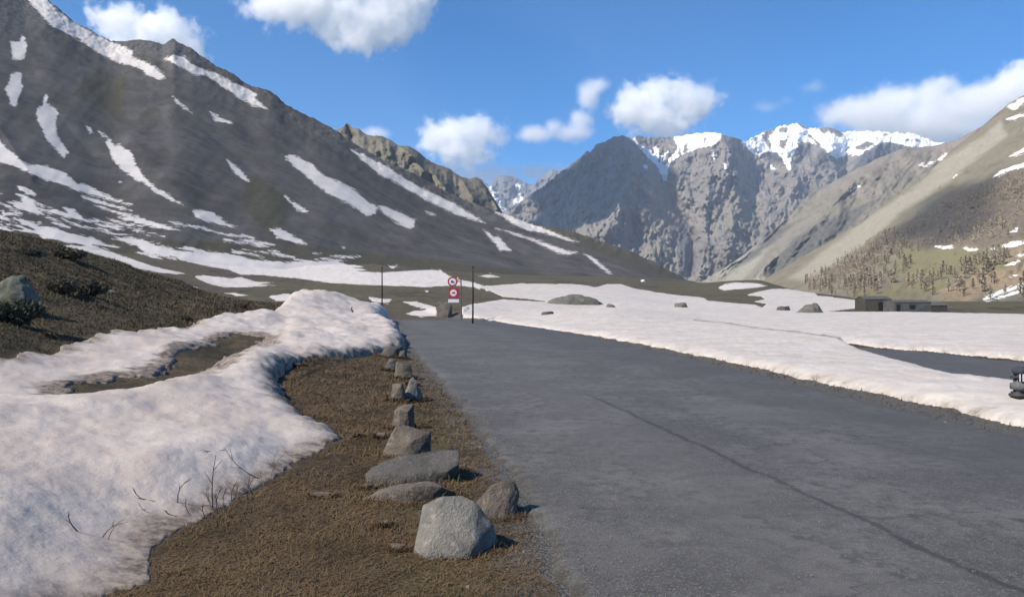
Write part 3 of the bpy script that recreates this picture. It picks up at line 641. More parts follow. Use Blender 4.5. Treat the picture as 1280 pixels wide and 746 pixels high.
# near right flank with meadow and larches
top_r2 = [(900, 372, 1250), (940, 360, 1300), (962, 345, 1330), (1000, 322, 1360), (1040, 300, 1380), (1080, 276, 1400), (1109, 252, 1430), (1151, 225, 1460), (1172, 204, 1480), (1188, 188, 1500), (1200, 180, 1500), (1225, 160, 1500), (1263, 128, 1500), (1280, 119, 1500), (1400, 40, 1500), (1900, -250, 1500)]
bot_r2 = [(900, 385, 1000), (1000, 390, 700), (1100, 396, 520), (1280, 402, 420), (1900, 420, 380)]
def rel_r2(px, py, d): return 42*(ridged((px+1.2*py)*.014, (px-py)*.006, 3, 4)-.6)+26*fbm(px*.02, py*.02, 1, 4)+7*fbm(px*.09, py*.09, 2, 4)
face('mountain', M['r2'], top_r2, bot_r2, 900, 1900, 620, 300, rel_r2, prof=1.1, jag=1.5, snow=SNOW_R, back=.5,
     lines=[([(1290, 215), (1200, 245), (1130, 285)], 25, 12), ([(1290, 245), (1220, 262), (1170, 300)], -25, 12), ([(1150, 305), (1290, 300)], 20, 10)],
     zones={'pale': [from_str("985,348 1040,305 1100,262 1150,228 1175,205 1210,200 1240,180 1190,225 1130,262 1090,300 1050,330 1010,352"), from_str("1150,215 1230,170 1250,150 1260,170 1200,215")],
            'green': [from_str("1130,310 1200,310 1290,318 1290,335 1220,345 1150,352 1110,340"), from_str("1060,360 1150,350 1200,352 1150,372 1060,375"), from_str("1220,330 1250,300 1290,270 1290,300")],
            'brown': [from_str("1010,352 1060,318 1110,290 1150,270 1190,240 1290,205 1290,290 1250,310 1130,308 1090,335 1050,355"), from_str("1060,345 1120,340 1110,362 1050,368")],
            'tan': [from_str("1160,372 1200,350 1250,335 1290,325 1290,350 1240,365 1200,380"), from_str("1225,330 1290,300 1290,325")]})

# ------------------------------------------------------------------ ray helper: a point on the terrain
_bv = {}
def bvh(o):
    if o.name not in _bv:
        me = o.data; n = len(me.vertices); co = np.empty(n*3, np.float32); me.vertices.foreach_get('co', co)
        nl = len(me.loops); li = np.empty(nl, np.int32); me.loops.foreach_get('vertex_index', li)
        _bv[o.name] = BVHTree.FromPolygons(co.reshape(-1, 3).tolist(), li.reshape(-1, nl//len(me.polygons)).tolist())
    return _bv[o.name]
NEAR = [ground, road, strip, bank, sf]; R2O = SHEETS[-1]
def hit(px, py, objs=NEAR):
    o = Vector((0, 0, EYE)); d = Vector(((px-CX)/F, 1, (CY-py)/F)).normalized(); best = None
    for s in objs:
        h, n, i, dd = bvh(s).ray_cast(o, d)
        if h is not None and (best is None or dd < best[1]): best = (h, dd, n)
    return best[0] if best else None
def drop(x, y, objs=NEAR):
    best = None
    for s in objs:
        h, n, i, dd = bvh(s).ray_cast(Vector((x, y, 900)), Vector((0, 0, -1)))
        if h is not None and (best is None or h.z > best.z): best = h
    return best

# ------------------------------------------------------------------ rocks
def rock_mesh(name, pts, mat, cuts=3, amp=.024, seed=0, parent=None):
    bm = bmesh.new()
    for p in pts: bm.verts.new(p)
    r = bmesh.ops.convex_hull(bm, input=bm.verts[:])
    bmesh.ops.delete(bm, geom=[g for g in r['geom_interior'] if isinstance(g, bmesh.types.BMVert)], context='VERTS')
    size = max(max(v.co[i] for v in bm.verts)-min(v.co[i] for v in bm.verts) for i in range(3))
    bmesh.ops.bevel(bm, geom=bm.edges[:], offset=size*.010, segments=1, affect='EDGES', clamp_overlap=True)
    bmesh.ops.triangulate(bm, faces=bm.faces[:])
    for k in range(cuts):
        lens = [e for e in bm.edges if e.calc_length() > size*(.16 if k < 2 else .07)]
        if lens: bmesh.ops.subdivide_edges(bm, edges=lens, cuts=1, use_grid_fill=True)
        bmesh.ops.triangulate(bm, faces=bm.faces[:])
    bm.normal_update()
    co = np.array([v.co[:] for v in bm.verts]); s = 1/size
    n = amp*size*(fbm(co[:, 0]*s*3+seed, co[:, 1]*s*3, co[:, 2]*s*3, 5)*1.6+.7*(ridged(co[:, 0]*s*5, co[:, 1]*s*5+seed, co[:, 2]*s*5, 4)-.6))
    for v, k in zip(bm.verts, n): v.co += v.normal*float(k)
    o = bm_obj(name, bm, mat, parent, smooth=True)
    return o
def hull_pts(w, dp, h, seed, n=12, flat=.25, skew=0):
    r = random.Random(seed); out = []
    for i in range(n):
        a = 2*math.pi*i/n+r.uniform(-.2, .2); zz = r.choice((.0, .45, .85, 1.0)); k = r.uniform(.82, 1)*(1-.42*max(0, zz-.3)**1.3)
        out.append((math.cos(a)*w/2*k+skew*w*zz, math.sin(a)*dp/2*k, h*(zz*r.uniform(.85, 1))))
    for a in range(8): out.append((math.cos(a*.785)*w*.46, math.sin(a*.785)*dp*.46, -h*.3))
    return out
ROCKS = []
def rock(px, py, wpx, hpx, mat, label, seed, kind='boulder', skew=0, amp=None, dk=.8, group=None, pts=None, rz=0, sink=.19, obs=NEAR, n=12, cat=None, d=None, cuts=3):
    p = hit(px, py, obs); k = p.y/F; w, h = wpx*k, hpx*k*.92
    o = rock_mesh(kind, [(a*w, b*w, c*h) for a, b, c in pts] if pts else hull_pts(w, w*dk, h, seed, n, skew=skew), M[mat], seed=seed, cuts=cuts, amp=amp or (.055 if mat == 'rock_far' else .024))
    if p.y < 25 and kind != 'pebble' and mat != 'rock_moss': ROCKS.append((p.x, p.y+w*.3, w*.5))
    o.location = (p.x, p.y+(w*dk*.35 if not pts else w*.3), p.z-sink*h); o.rotation_euler[2] = rz
    tag(o, label, cat or kind, group); return o
GR = 'rocks lining the left edge of the road'
A_PTS = [(-.50, -.32, -.15), (-.49, -.3, .0), (-.42, -.05, .62), (-.40, .2, .80), (-.14, .05, 1.0), (.08, .1, .98), (.30, .02, .86), (.48, .02, .55), (.50, .1, .35), (.44, .0, .0), (.20, -.42, -.1), (.22, -.40, .28), (-.30, -.48, .12), (-.05, -.46, .2), (.5, .35, .1), (.3, .5, .5), (-.3, .5, .5), (-.4, .45, 0), (.44, .4, -.2), (-.45, .3, -.2), (.3, -.3, -.2)]
rock(566, 694, 106, 88, 'rock_pale', 'largest pale grey angular boulder on the brown verge, nearest the camera', 1, pts=A_PTS, group=GR)
B_PTS = [(-.5, -.3, -.1), (-.5, -.2, .1), (-.30, -.05, .55), (.0, .05, .92), (.22, .1, 1.0), (.42, .1, .95), (.5, .1, .68), (.42, .0, .35), (.30, -.2, .0), (.12, -.36, -.05), (-.2, -.4, 0), (.45, .4, .3), (-.3, .4, .2), (.2, .45, .8), (.4, .3, -.2), (-.4, .3, -.2)]
rock(616, 649, 68, 58, 'rock_brown', 'pointed grey boulder right behind the largest one, closest to the asphalt', 2, pts=B_PTS, group=GR)
C_PTS = [(-.5, -.05, .42), (-.45, -.12, .40), (.12, -.16, .50), (.40, -.12, .60), (.49, -.02, .70), (.47, .32, 1.0), (.30, .36, 1.0), (-.20, .30, .80), (-.46, .12, .52), (-.46, -.16, -.2), (.05, -.22, -.2), (.34, -.12, .0), (.36, .0, -.2), (.4, .3, -.1), (-.35, .3, -.1)]
rock(512, 608, 122, 44, 'rock_dark', 'long flat dark slab of rock lying behind the largest boulder', 3, 'rock', pts=C_PTS, group=GR)
D_PTS = [(-.5, -.1, -.1), (-.5, -.08, .2), (-.3, -.16, .6), (-.05, -.18, .8), (.15, -.16, 1.0), (.35, -.1, .85), (.5, 0, .4), (.5, .1, -.1), (0, -.25, -.1), (-.3, .2, .5), (.2, .2, .8), (-.4, .2, -.1)]
rock(508, 630, 122, 27, 'rock_brown', 'low narrow brown rock in front of the flat dark slab', 4, 'rock', pts=D_PTS, group=GR)
E_PTS = [(-.5, -.2, -.1), (-.48, -.2, .25), (-.38, -.3, .12), (-.2, 0, .8), (-.1, .1, .78), (.25, 0, .72), (.5, 0, .66), (.5, -.05, .3), (.42, -.1, -.1), (-.05, -.35, .1), (.18, -.35, .2), (.1, -.3, .5), (-.35, .1, .6), (.4, .4, .4), (-.3, .4, .4), (0, .4, -.1)]
rock(506, 574, 62, 72, 'rock_brown', 'upright brown block with a dark hollow on its left', 5, pts=E_PTS, group=GR)
rock(501, 536, 34, 42, 'rock_brown', 'small pale brown rock leaning on the back of the upright brown block', 6, 'rock', group=GR, skew=.1)
rock(513, 502, 34, 42, 'rock_pale', 'rounded light grey rock between the upright brown block and the snow', 7, 'rock', group=GR)
rock(496, 503, 24, 32, 'rock_brown', 'mossy brown rock touching the left side of the rounded light grey rock', 8, 'rock', group=GR)
rock(503, 474, 27, 30, 'rock_brown', 'knobbly grey-brown rock beyond the rounded light grey rock', 9, 'rock', group=GR)
rock(489, 464, 20, 22, 'rock_dark', 'small dark rock just left of the knobbly grey-brown rock', 10, 'rock', group=GR)
rock(486, 447, 32, 20, 'rock_dark', 'dark rock poking from the road end of the snow bank', 11, 'rock', group=GR, skew=.15)
rock(503, 449, 14, 16, 'rock_dark', 'tiny dark rock on the asphalt edge at the snow bank corner', 12, 'rock', group=GR)
rock(476, 548, 18, 12, 'rock_brown', 'flat stone in the grass just left of the upright brown block', 61, 'stone')
rock(527, 553, 12, 9, 'rock_dark', 'small dark stone on the road side of the upright brown block', 62, 'stone')
rock(515, 482, 14, 12, 'rock_brown', 'small stone tucked between the rounded grey and the knobbly rock', 63, 'stone')
rock(576, 588, 16, 10, 'rock_brown', 'small stone beside the right end of the flat dark slab', 64, 'stone')
rock(458, 612, 20, 9, 'rock_dark', 'low dark stone at the left end of the flat dark slab', 65, 'stone')
rock(638, 634, 12, 9, 'rock_dark', 'small stone on the asphalt side of the pointed boulder', 66, 'stone')
rock(497, 690, 26, 13, 'rock_brown', 'half buried stone in the grass left of the largest boulder', 13, 'stone')
rock(480, 658, 17, 10, 'rock_brown', 'fist-sized brown stone in the grass below the narrow brown rock', 14, 'stone')
rock(508, 580, 14, 7, 'white', 'small white stone lying on top of the flat dark slab', 15, 'stone')
rock(399, 622, 34, 5, 'rock_brown', 'thin flat stone in the turf near the dirty snow edge', 16, 'stone')
rock(447, 547, 9, 9, 'rock_brown', 'small upright pale stone left of the upright brown block', 17, 'stone')
rock(372, 459, 15, 7, 'rock_dark', 'dark stone at the foot of the snow bank hollow', 18, 'stone')
for i, (x, y, w) in enumerate([(640, 640, 7), (655, 690, 6), (585, 735, 8), (600, 560, 6), (1183, 528, 6)]):
    rock(x, y, w, w*.55, 'rock_pale', ['pebble on the verge right of the pointed boulder', 'pebble between the largest boulder and the asphalt', 'pebble in the grass at the bottom of the picture', 'pebble on the strip of grass beside the upright block', 'pale pebble by the snow edge far down the right roadside'][i], 40+i, 'pebble', cat='stone', n=10, cuts=2)
# outcrops in the snow field
OUT = [(-.5, 0, -.1), (-.5, -.1, .2), (-.38, -.1, .62), (-.15, -.1, .8), (-.1, 0, 1.0), (.05, 0, .92), (.2, 0, .86), (.34, 0, .7), (.36, -.1, .1), (.5, .1, .1), (.0, -.25, .1), (-.3, -.2, -.1), (.3, .3, .2), (-.3, .3, .3)]
rock(722, 382, 78, 17, 'rock_far', 'wide low grey-green outcrop in the middle of the snow field', 21, 'outcrop', pts=OUT)
rock(764, 384, 14, 6, 'rock_far', 'small dark hump just right of the wide grey-green outcrop', 22, 'outcrop')
rock(685, 393, 18, 6, 'rock_dark', 'small dark rock in the snow below the wide grey-green outcrop', 23, 'rock')
rock(852, 384, 20, 8, 'rock_far', 'brown hump in the snow between the wide outcrop and the triangular boulder', 24, 'outcrop')
TRI = [(-.5, -.2, -.1), (-.5, -.2, .1), (-.1, 0, .75), (.18, 0, 1.0), (.3, 0, .92), (.5, .1, .15), (.46, -.1, -.1), (0, -.4, .1), (.2, -.35, .1), (0, .4, .5), (.3, .35, .5)]
rock(1015, 391, 41, 17, 'rock_far', 'grey triangular boulder on the snow field in front of the far meadow', 25, pts=TRI)
rock(981, 388, 20, 8, 'rock_dark', 'low dark rock just left of the triangular boulder', 26, 'rock')
rock(553, 397, 25, 27, 'rock_brown', 'tall olive brown boulder behind the road signs', 27, n=22, skew=.08)
rock(804, 352, 7, 4, 'white', 'tiny white stone on the ridge of turf at the foot of the dark mountain', 28, 'stone')
# boulders and stones on the heather slope
_d = random.Random(4); DOME = [(math.cos(a)*.5*math.cos(b)*_d.uniform(.85, 1), math.sin(a)*.4*math.cos(b), math.sin(b)*_d.uniform(.88, 1)) for a in [i*.55 for i in range(12)] for b in (-.15, .35, .8, 1.2)]
rock(6, 386, 70, 62, 'rock_moss', 'pale greenish boulder high on the heather slope at the left edge', 36, dk=.8, pts=DOME, amp=.05)
rock(62, 421, 10, 8, 'rock_brown', 'small stone in the heather below the dark bush', 32, 'stone')
rock(137, 366, 12, 6, 'rock_pale', 'pale stone in the heather to the right of the twin dark bushes', 33, 'stone')

# ------------------------------------------------------------------ bushes
def leaf_cloud(bm_v, bm_f, c, r, n, s, seed, squash=.6):
    rg = np.random.default_rng(seed)
    d = rg.normal(size=(n, 3)); d /= np.linalg.norm(d, axis=1)[:, None]; rad = rg.uniform(.35, 1, n)**.6
    lump = 1+.45*fbm(d[:, 0]*2+seed, d[:, 1]*2, d[:, 2]*2, 3)
    p = np.array(c)+d*(rad*lump)[:, None]*np.array([r, r, r*squash])
    a = rg.normal(size=(n, 3))*s; b = rg.normal(size=(n, 3))*s*.7
    base = sum(len(q) for q in bm_v)
    bm_v.append(np.stack([p-a*.5, p+a*.5, p+b], 1).reshape(-1, 3)); bm_f.append(np.arange(n*3).reshape(-1, 3)+base)
def bush(px, py, wpx, hpx, mat, label, seed, group='bushes on the heather slope'):
    p = hit(px, py); k = p.y/F; w, h = wpx*k, hpx*k
    e = empty('bush', (p.x, p.y+w*.3, p.z-.03), label, 'bush', group)
    V, Fc = [], []
    for i in range(7):
        rr = random.Random(seed*9+i); leaf_cloud(V, Fc, (rr.uniform(-.3, .3)*w, rr.uniform(-.25, .25)*w, h*rr.uniform(.3, .6)), w*.3, 600, w*.05, seed*9+i, h/w*1.1)
    mk('foliage', np.vstack(V), np.vstack(Fc), M[mat], smooth=False, parent=e)
    bm = bmesh.new()
    for i in range(9):
        a = i*.7; q = (math.cos(a)*w*.35, math.sin(a)*w*.25, h*.9)
        add_tube(bm, [(0, 0, -.05), (q[0]*.5, q[1]*.5, h*.4), q], [.02, .012, .004], 5)
    bm_obj('stem', bm, M['twig'], e)
bush(12, 404, 66, 34, 'bush_g', 'largest bush, added as the dark shadow below the pale boulder at the left edge', 3)  # dark bush added in place of the shadow beneath the pale boulder
bush(72, 366, 42, 22, 'bush', 'left one of the twin dark bushes on the heather slope', 4)
bush(112, 370, 36, 24, 'bush', 'right one of the twin dark bushes on the heather slope', 5)
bush(75, 324, 44, 18, 'bush', 'thin twiggy bush on the crest of the heather slope', 6)
bush(30, 318, 30, 10, 'bush', 'low bush on the crest of the heather slope nearest the left edge', 7)
bush(230, 400, 16, 8, 'bush', 'small tuft of heather where the slope meets the snow bank', 9)
bush(300, 384, 18, 6, 'bush', 'flat dark bush at the foot of the heather slope', 10)

# ------------------------------------------------------------------ grass and heather cover
def blades(name, label, P0, L, W, lean, mat, cat, seed):
    rg = np.random.default_rng(seed); n = len(P0)
    a = rg.uniform(0, 2*math.pi, n); t = rg.uniform(*lean, n)
    d = np.stack([np.cos(a)*np.sin(t), np.sin(a)*np.sin(t), np.cos(t)], -1)
    s = np.stack([-np.sin(a), np.cos(a), np.zeros(n)], -1)*(W*.5)[:, None]
    mid = P0+d*(L*.55)[:, None]; tip = P0+d*L[:, None]+np.stack([np.cos(a), np.sin(a), -.6+0*a], -1)*(L*.25)[:, None]
    V = np.stack([P0-s, P0+s, mid+s*.8, mid-s*.8, tip], 1).reshape(-1, 3)
    b = np.arange(n)[:, None]*5
    Fc = np.concatenate([b+np.array([0, 1, 2]), b+np.array([0, 2, 3]), b+np.array([3, 2, 4])])
    return tag(mk(name, V, Fc, mat, smooth=False), label, cat, kind='stuff')
def scatter(n, x0, x1, y0, y1, cond, seed, power=1.):
    rg = np.random.default_rng(seed)
    y = y0*(y1/y0)**(rg.uniform(0, 1, n)**power); x = rg.uniform(x0, x1, n)*1.0
    # spread evenly in angle: x given in pixels
    xw = (x-CX)/F*y; k = cond(xw, y); xw, y = xw[k], y[k]
    return np.stack([xw, y, G(xw, y)], -1)
def cond_verge(x, y):
    l, r = road_lr(y); m = (x < l-.05-.12*fbm(x*2, y*2, 0, 3)) & (x > -6.5)
    s = np.minimum(sdf_poly(x, y, BANK, None), 9); cl = fbm(x*1.4, y*1.4, 5, 3)
    return m & (s < -.05) & (cl > -.22+.5*(RNG.uniform(-1, 1, len(x)))*.6)
p = scatter(120000, 60, 760, 3.2, 24, cond_verge, 3)
rg = np.random.default_rng(1); L = rg.uniform(.04, .12, len(p))*np.clip(p[:, 1]/7, .8, 1.5)
blades('grass', 'matted brown dry grass on the left verge of the road', p, L, .004*np.clip(p[:, 1]/4, .8, 4), (1.05, 1.56), M['grass'], 'grass', 4)
p2 = scatter(9000, 60, 760, 3.2, 16, cond_verge, 8); k = fbm(p2[:, 0]*2.1, p2[:, 1]*2.1, 9, 3) > .12; p2 = p2[k]
blades('grass', 'taller straw coloured grass tufts scattered on the left verge', p2, np.random.default_rng(2).uniform(.05, .12, len(p2)), .004*np.clip(p2[:, 1]/4, .8, 4), (.1, 1.0), M['grass2'], 'grass', 5)
rg = np.random.default_rng(41); q = []
for rx_, ry_, rw_ in ROCKS:
    m = int(170+900*rw_); a = rg.uniform(math.pi*.9, math.pi*2.1, m); k = rw_*rg.uniform(.80, 1.35, m); q.append(np.stack([rx_+np.cos(a)*k, ry_+np.sin(a)*k*.85], -1))
q = np.vstack(q); p3 = np.stack([q[:, 0], q[:, 1], G(q[:, 0], q[:, 1])], -1)
blades('grass', 'dry grass growing round the feet of the verge rocks', p3, rg.uniform(.03, .085, len(p3))*np.clip(p3[:, 1]/8, .9, 1.6), .0035*np.clip(p3[:, 1]/4, .8, 4), (.2, 1.3), M['grass'], 'grass', 43)
def cond_hill(x, y):
    return (sdf_poly(x, y, BANK, None) < -.1) & (x < -4.2) & (fbm(x*.5, y*.5, 5, 4) > -.35)
p = scatter(90000, -60, 420, 9, 62, cond_hill, 5, .75)
rg = np.random.default_rng(6); L = rg.uniform(.04, .12, len(p))*np.clip(p[:, 1]/20, .7, 1.6)
blades('heather', 'low brown heather and dry grass covering the left slope', p, L, .006*np.clip(p[:, 1]/7, 1, 7), (.3, 1.45), M['heather'], 'heather', 7)
p = scatter(24000, -60, 420, 9, 62, lambda x, y: cond_hill(x, y) & (fbm(x*.9, y*.9, 15, 4) > .05), 9, .75)
rg = np.random.default_rng(6); L = rg.uniform(.05, .14, len(p))*np.clip(p[:, 1]/20, .7, 1.6)
blades('grass', 'straw coloured grass between the heather on the left slope', p, L, .005*np.clip(p[:, 1]/7, 1, 7), (.4, 1.45), M['grass2'], 'grass', 9)
def cond_right(x, y):
    l, r = road_lr(y); return (x > r+.02) & (x < r+.9)
p = scatter(26000, 620, 1330, 7.5, 45, cond_right, 12); L = np.random.default_rng(9).uniform(.02, .06, len(p))*np.clip(p[:, 1]/10, .8, 2)
blades('grass', 'thin line of short grass between the asphalt and the right snow field', p, L, .005*np.clip(p[:, 1]/6, 1, 4), (.5, 1.4), M['grass'], 'grass', 13)

# gravel crumbs on the near asphalt and verge edge
rg = np.random.default_rng(31); n = 5200
y = 3.4*(14/3.4)**rg.uniform(0, 1, n); l, r = road_lr(y)
x = np.where(rg.uniform(0, 1, n) < .7, l+rg.normal(.15, .28, n), l+(r-l)*rg.uniform(0, 1, n)**1.6)
zg = np.where(x > l, .012+.035*(1-(2*np.clip((x-l)/(r-l), 0, 1)-1)**2)-.012, G(x, y)); s = rg.uniform(.002, .007, n)
tet = np.array([[1, 0, -.3], [-.5, .87, -.3], [-.5, -.87, -.3], [0, 0, .8]])
rot = rg.uniform(0, 6.28, n); c, sn_ = np.cos(rot), np.sin(rot)
V = np.stack([tet[None, :, 0]*c[:, None]-tet[None, :, 1]*sn_[:, None], tet[None, :, 0]*sn_[:, None]+tet[None, :, 1]*c[:, None], np.broadcast_to(tet[None, :, 2], (n, 4))], -1)*s[:, None, None]
V = V+np.stack([x, y, zg], -1)[:, None]
Fc = (np.arange(n)[:, None, None]*4+np.array([[0, 1, 2], [0, 3, 1], [1, 3, 2], [2, 3, 0]])[None]).reshape(-1, 3)
tag(mk('gravel', V.reshape(-1, 3), Fc, M['rock_pale'], smooth=False), 'loose gravel along the left edge of the asphalt', 'gravel', kind='stuff')

# ------------------------------------------------------------------ twigs standing in the snow
def twig(base, tip, label, r=.0028, mat='twig', bend=.12, seed=0, lay=False, name='twig'):
    p = hit(*base); d0 = p.y
    d1 = d0+random.Random(seed).uniform(-.08, .08)
    q = hit(*tip) if lay else Vector(P(tip[0], tip[1], d1))
    if lay: q.z += .02
    v = q-p; side = Vector((-v.z, 0, v.x))*bend
    pts = [p-Vector((0, 0, .03))]+[p+v*t+side*math.sin(t*math.pi) for t in (0, .25, .5, .75, 1)]
    bm = bmesh.new(); add_tube(bm, [x-p for x in pts], [r*1.5, r*1.5, r*1.3, r*1.1, r*.9, r*.5], 6)
    for j in range(2):
        t = .45+.25*j; b = p+v*t+side*math.sin(t*math.pi); w = v*.22+Vector((v.z, 0, -v.x))*(.16 if j else -.16)
        add_tube(bm, [b-p, b+w*.6-p, b+w-p], [r*.8, r*.6, r*.3], 5)
    o = bm_obj(name, bm, M[mat]); o.location = p; return tag(o, label, name, 'dead twigs sticking out of the snow bank')
twig((97, 664), (85, 638), 'lone dark twig standing furthest left in the snow', seed=1)
twig((135, 674), (156, 646), 'pale forked twig right of the leftmost dark twig', mat='twig2', r=.002, seed=2)
twig((128, 671), (160, 652), 'thin twig leaning low beside the pale forked twig', r=.002, seed=3)
twig((193, 626), (165, 608), 'bent twig arching left over the middle of the snow', seed=4, bend=.2)
twig((188, 641), (172, 627), 'faint thin twig below the bent arching twig', r=.0016, seed=5)
twig((222, 628), (240, 597), 'curved twig leaning right, just left of the tall stalk', seed=6, bend=.2)
twig((220, 645), (206, 641), 'short thick stick lying on the snow under the curved twig', r=.004, seed=7, lay=True)
twig((266, 634), (270, 568), 'tallest upright dark stalk at the snow edge', r=.0035, seed=8, bend=.04)
twig((237, 642), (232, 622), 'short thin twig at the snow edge between curved twig and tall stalk', r=.002, seed=9)
twig((262, 628), (259, 606), 'thin stalk leaning against the left side of the tallest stalk', r=.002, seed=10)
twig((280, 640), (287, 603), 'pale reed first to the right of the tallest stalk', r=.0026, mat='twig2', seed=11)
twig((290, 632), (298, 598), 'dark reed second to the right of the tallest stalk', r=.0026, seed=12)
twig((282, 650), (310, 612), 'pale bent reed leaning far right beside the tallest stalk', r=.0024, mat='twig2', seed=13)
twig((324, 598), (281, 560), 'long dark twig arching up and left over the snow', r=.003, seed=14, bend=.1)
twig((281, 562), (250, 565), 'thin twig lying flat on the snow behind the long arching twig', r=.0022, seed=15, lay=True)
twig((338, 600), (360, 563), 'pale stalk leaning right near the tip of the snow tongue', r=.0022, mat='twig2', seed=16)
twig((343, 594), (352, 555), 'faint pale stalk rising behind the leaning pale stalk', r=.0016, mat='twig2', seed=17)
twig((462, 560), (470, 495), 'single dark weed stem on the brown verge left of the rocks', r=.0035, seed=18, bend=.06)
for i, (bx, by_, tx, ty_) in enumerate([(268, 640, 262, 600), (272, 642, 279, 605), (276, 638, 270, 612), (296, 630, 305, 606), (302, 628, 297, 604), (310, 624, 318, 596), (258, 648, 254, 628), (316, 618, 312, 596), (286, 645, 296, 618), (330, 606, 326, 586)]):
    twig((bx, by_), (tx, ty_), 'thin dry reed in the tuft around the tallest stalk at the snow edge', r=.0026, mat='twig2' if i % 3 == 0 else 'twig', seed=60+i)
twig((441, 390), (440, 383), 'small black stick on top of the snow bank near the marker pole', r=.03, seed=19)

# ------------------------------------------------------------------ snow poles and the road sign
def pole(px, pyb, pyt, label, r, d):
    x, y, zb = P(px, pyb, d); h = (pyb-pyt)/F*d
    e = empty('snow_pole', (x, y, zb-.05), label, 'snow pole', 'wooden snow marker poles beside the road')
    bm = bmesh.new(); add_tube(bm, [(0, 0, -.3), (.01, 0, h*.5), (.0, 0, h)], [r*1.1, r, r*.8], 9); bm_obj('pole', bm, M['pole'], e, True)
    bm = bmesh.new(); add_tube(bm, [(0, 0, h*.985), (0, 0, h+.03)], [r*1.15, r*.9], 9); bm_obj('cap', bm, M['black'], e, True)
pole(477.5, 389, 333, 'thin dark wooden snow pole behind the left snow bank', .06, 66)
pole(591, 404, 332, 'thin dark wooden snow pole on the right of the road signs', .055, 51)
sx, sy, sz = P(572, 398, 57); k = 57/F
e = empty('road_sign', (sx, sy, sz), 'stacked red and white road signs on one post at the road bend', 'road sign')
bm = bmesh.new(); add_tube(bm, [(4.2*k, .04, -.3), (4.2*k, .04, 53*k)], [.045, .045], 8); add_tube(bm, [(-8.5*k, .05, 1.2), (-8.5*k, .05, 50*k)], [.025, .025], 6); add_box(bm, (-2*k, .05, 46*k), (13*k, .03, .05)); add_box(bm, (-2*k, .05, 31*k), (13*k, .03, .05)); bm_obj('post', bm, M['steel'], e)
def disc(r, t, y, c, seg=40, r_in=0):
    bm = bmesh.new()
    prof = [(r, y), (r, y+t)]
    bmesh.ops.create_cone(bm, cap_ends=True, segments=seg, radius1=r, radius2=r, depth=t, matrix=Matrix.Translation((c[0], y, c[1])) @ Matrix.Rotation(math.pi/2, 4, 'X'))
    return bm
c1 = (-6.3*k, 46*k); c2 = (-5.2*k, 32*k)
pl = bm_obj('upper_plate', disc(6.2*k, .02, .0, c1), M['red'], e)
bm_obj('white_face', disc(4.3*k, .01, -.016, c1), M['white'], pl)
bm = bmesh.new()
add_box(bm, (c1[0]-.9*k, -.028, c1[1]+.4*k), (2.2*k, .012, 1.9*k)); add_box(bm, (c1[0]+1.2*k, -.028, c1[1]-.1*k), (1.6*k, .012, 1.1*k)); add_box(bm, (c1[0]+.1*k, -.028, c1[1]-1.2*k), (4.2*k, .012, .5*k))
bm_obj('vehicle_symbol', bm, M['black'], pl)
bm = bmesh.new(); add_box(bm, (c2[0]+.4*k, .0, c2[1]), (12.5*k, .02, 13*k), .008); pl = bm_obj('lower_plate', bm, M['red'], e)
bm_obj('white_face', disc(4.2*k, .01, -.018, c2), M['white'], pl)
bm = bmesh.new(); add_box(bm, (c2[0], -.030, c2[1]-.3*k), (4.4*k, .012, 1.3*k)); add_box(bm, (c2[0]+.4*k, -.030, c2[1]+.9*k), (2.4*k, .012, .8*k)); bm_obj('vehicle_symbol', bm, M['red'], pl)
bm = bmesh.new(); add_box(bm, (-5*k, .0, 22*k), (13.5*k, .02, 4.2*k), .006); bm_obj('white_plate', bm, M['white'], e)
bm = bmesh.new(); add_box(bm, (.6*k, .012, 48.5*k), (1.9*k, .02, 6.5*k), .006); bm_obj('side_plate', bm, M['yellow'], e)

# ------------------------------------------------------------------ stone huts at the plateau edge
def hut(px, py, wpx, hpx, label, wallm, rise, dep, d, door=None, annex=False):
    x, y, z = P(px, py, d); kk = d/F; w, h = wpx*kk, hpx*kk
    e = empty('stone_hut', (x, y, z), label, 'hut', 'small huts at the far edge of the snow field')
    hw = h*(1-rise)
    bm = bmesh.new()
    vs = [(-w/2, 0, -.4), (w/2, 0, -.4), (w/2, dep, -.4), (-w/2, dep, -.4), (-w/2, 0, hw), (w/2, 0, hw), (w/2, dep, hw), (-w/2, dep, hw), (-w/2, dep/2, h*.97), (w/2, dep/2, h*.97)]
    v = [bm.verts.new(q) for q in vs]
    for f in [(0, 1, 5, 4), (1, 2, 6, 9, 5), (2, 3, 7, 6), (3, 0, 4, 8, 7), (3, 2, 1, 0)]: bm.faces.new([v[i] for i in f])
    bm_obj('wall', bm, M[wallm], e)
    bm = bmesh.new(); o = .05; tt = .07
    for sgn, y0 in ((-1, -o), (1, dep+o)):
        q = [(-w/2-o, y0, hw-.05), (w/2+o, y0, hw-.05), (w/2+o, dep/2, h), (-w/2-o, dep/2, h)]
        a = [bm.verts.new(p_) for p_ in q]; b = [bm.verts.new((p_[0], p_[1], p_[2]+tt)) for p_ in q]
        bm.faces.new(a[::-1]); bm.faces.new(b)
        for i in range(4): bm.faces.new((a[i], a[(i+1) % 4], b[(i+1) % 4], b[i]))
    bmesh.ops.recalc_face_normals(bm, faces=bm.faces[:]); bm_obj('roof', bm, M['roof'], e)
    for nm, ox, oz, ww, hh in door or []:
        bm = bmesh.new(); add_box(bm, (ox*w, -.02, oz*hw), (ww*w, .06, hh*hw)); f = bm_obj(nm, bm, M['void'], e)
        bm = bmesh.new(); add_box(bm, (ox*w, -.04, oz*hw+hh*hw/2+.05), (ww*w*1.3, .1, .1)); bm_obj('lintel', bm, M['hut_dark'], f)
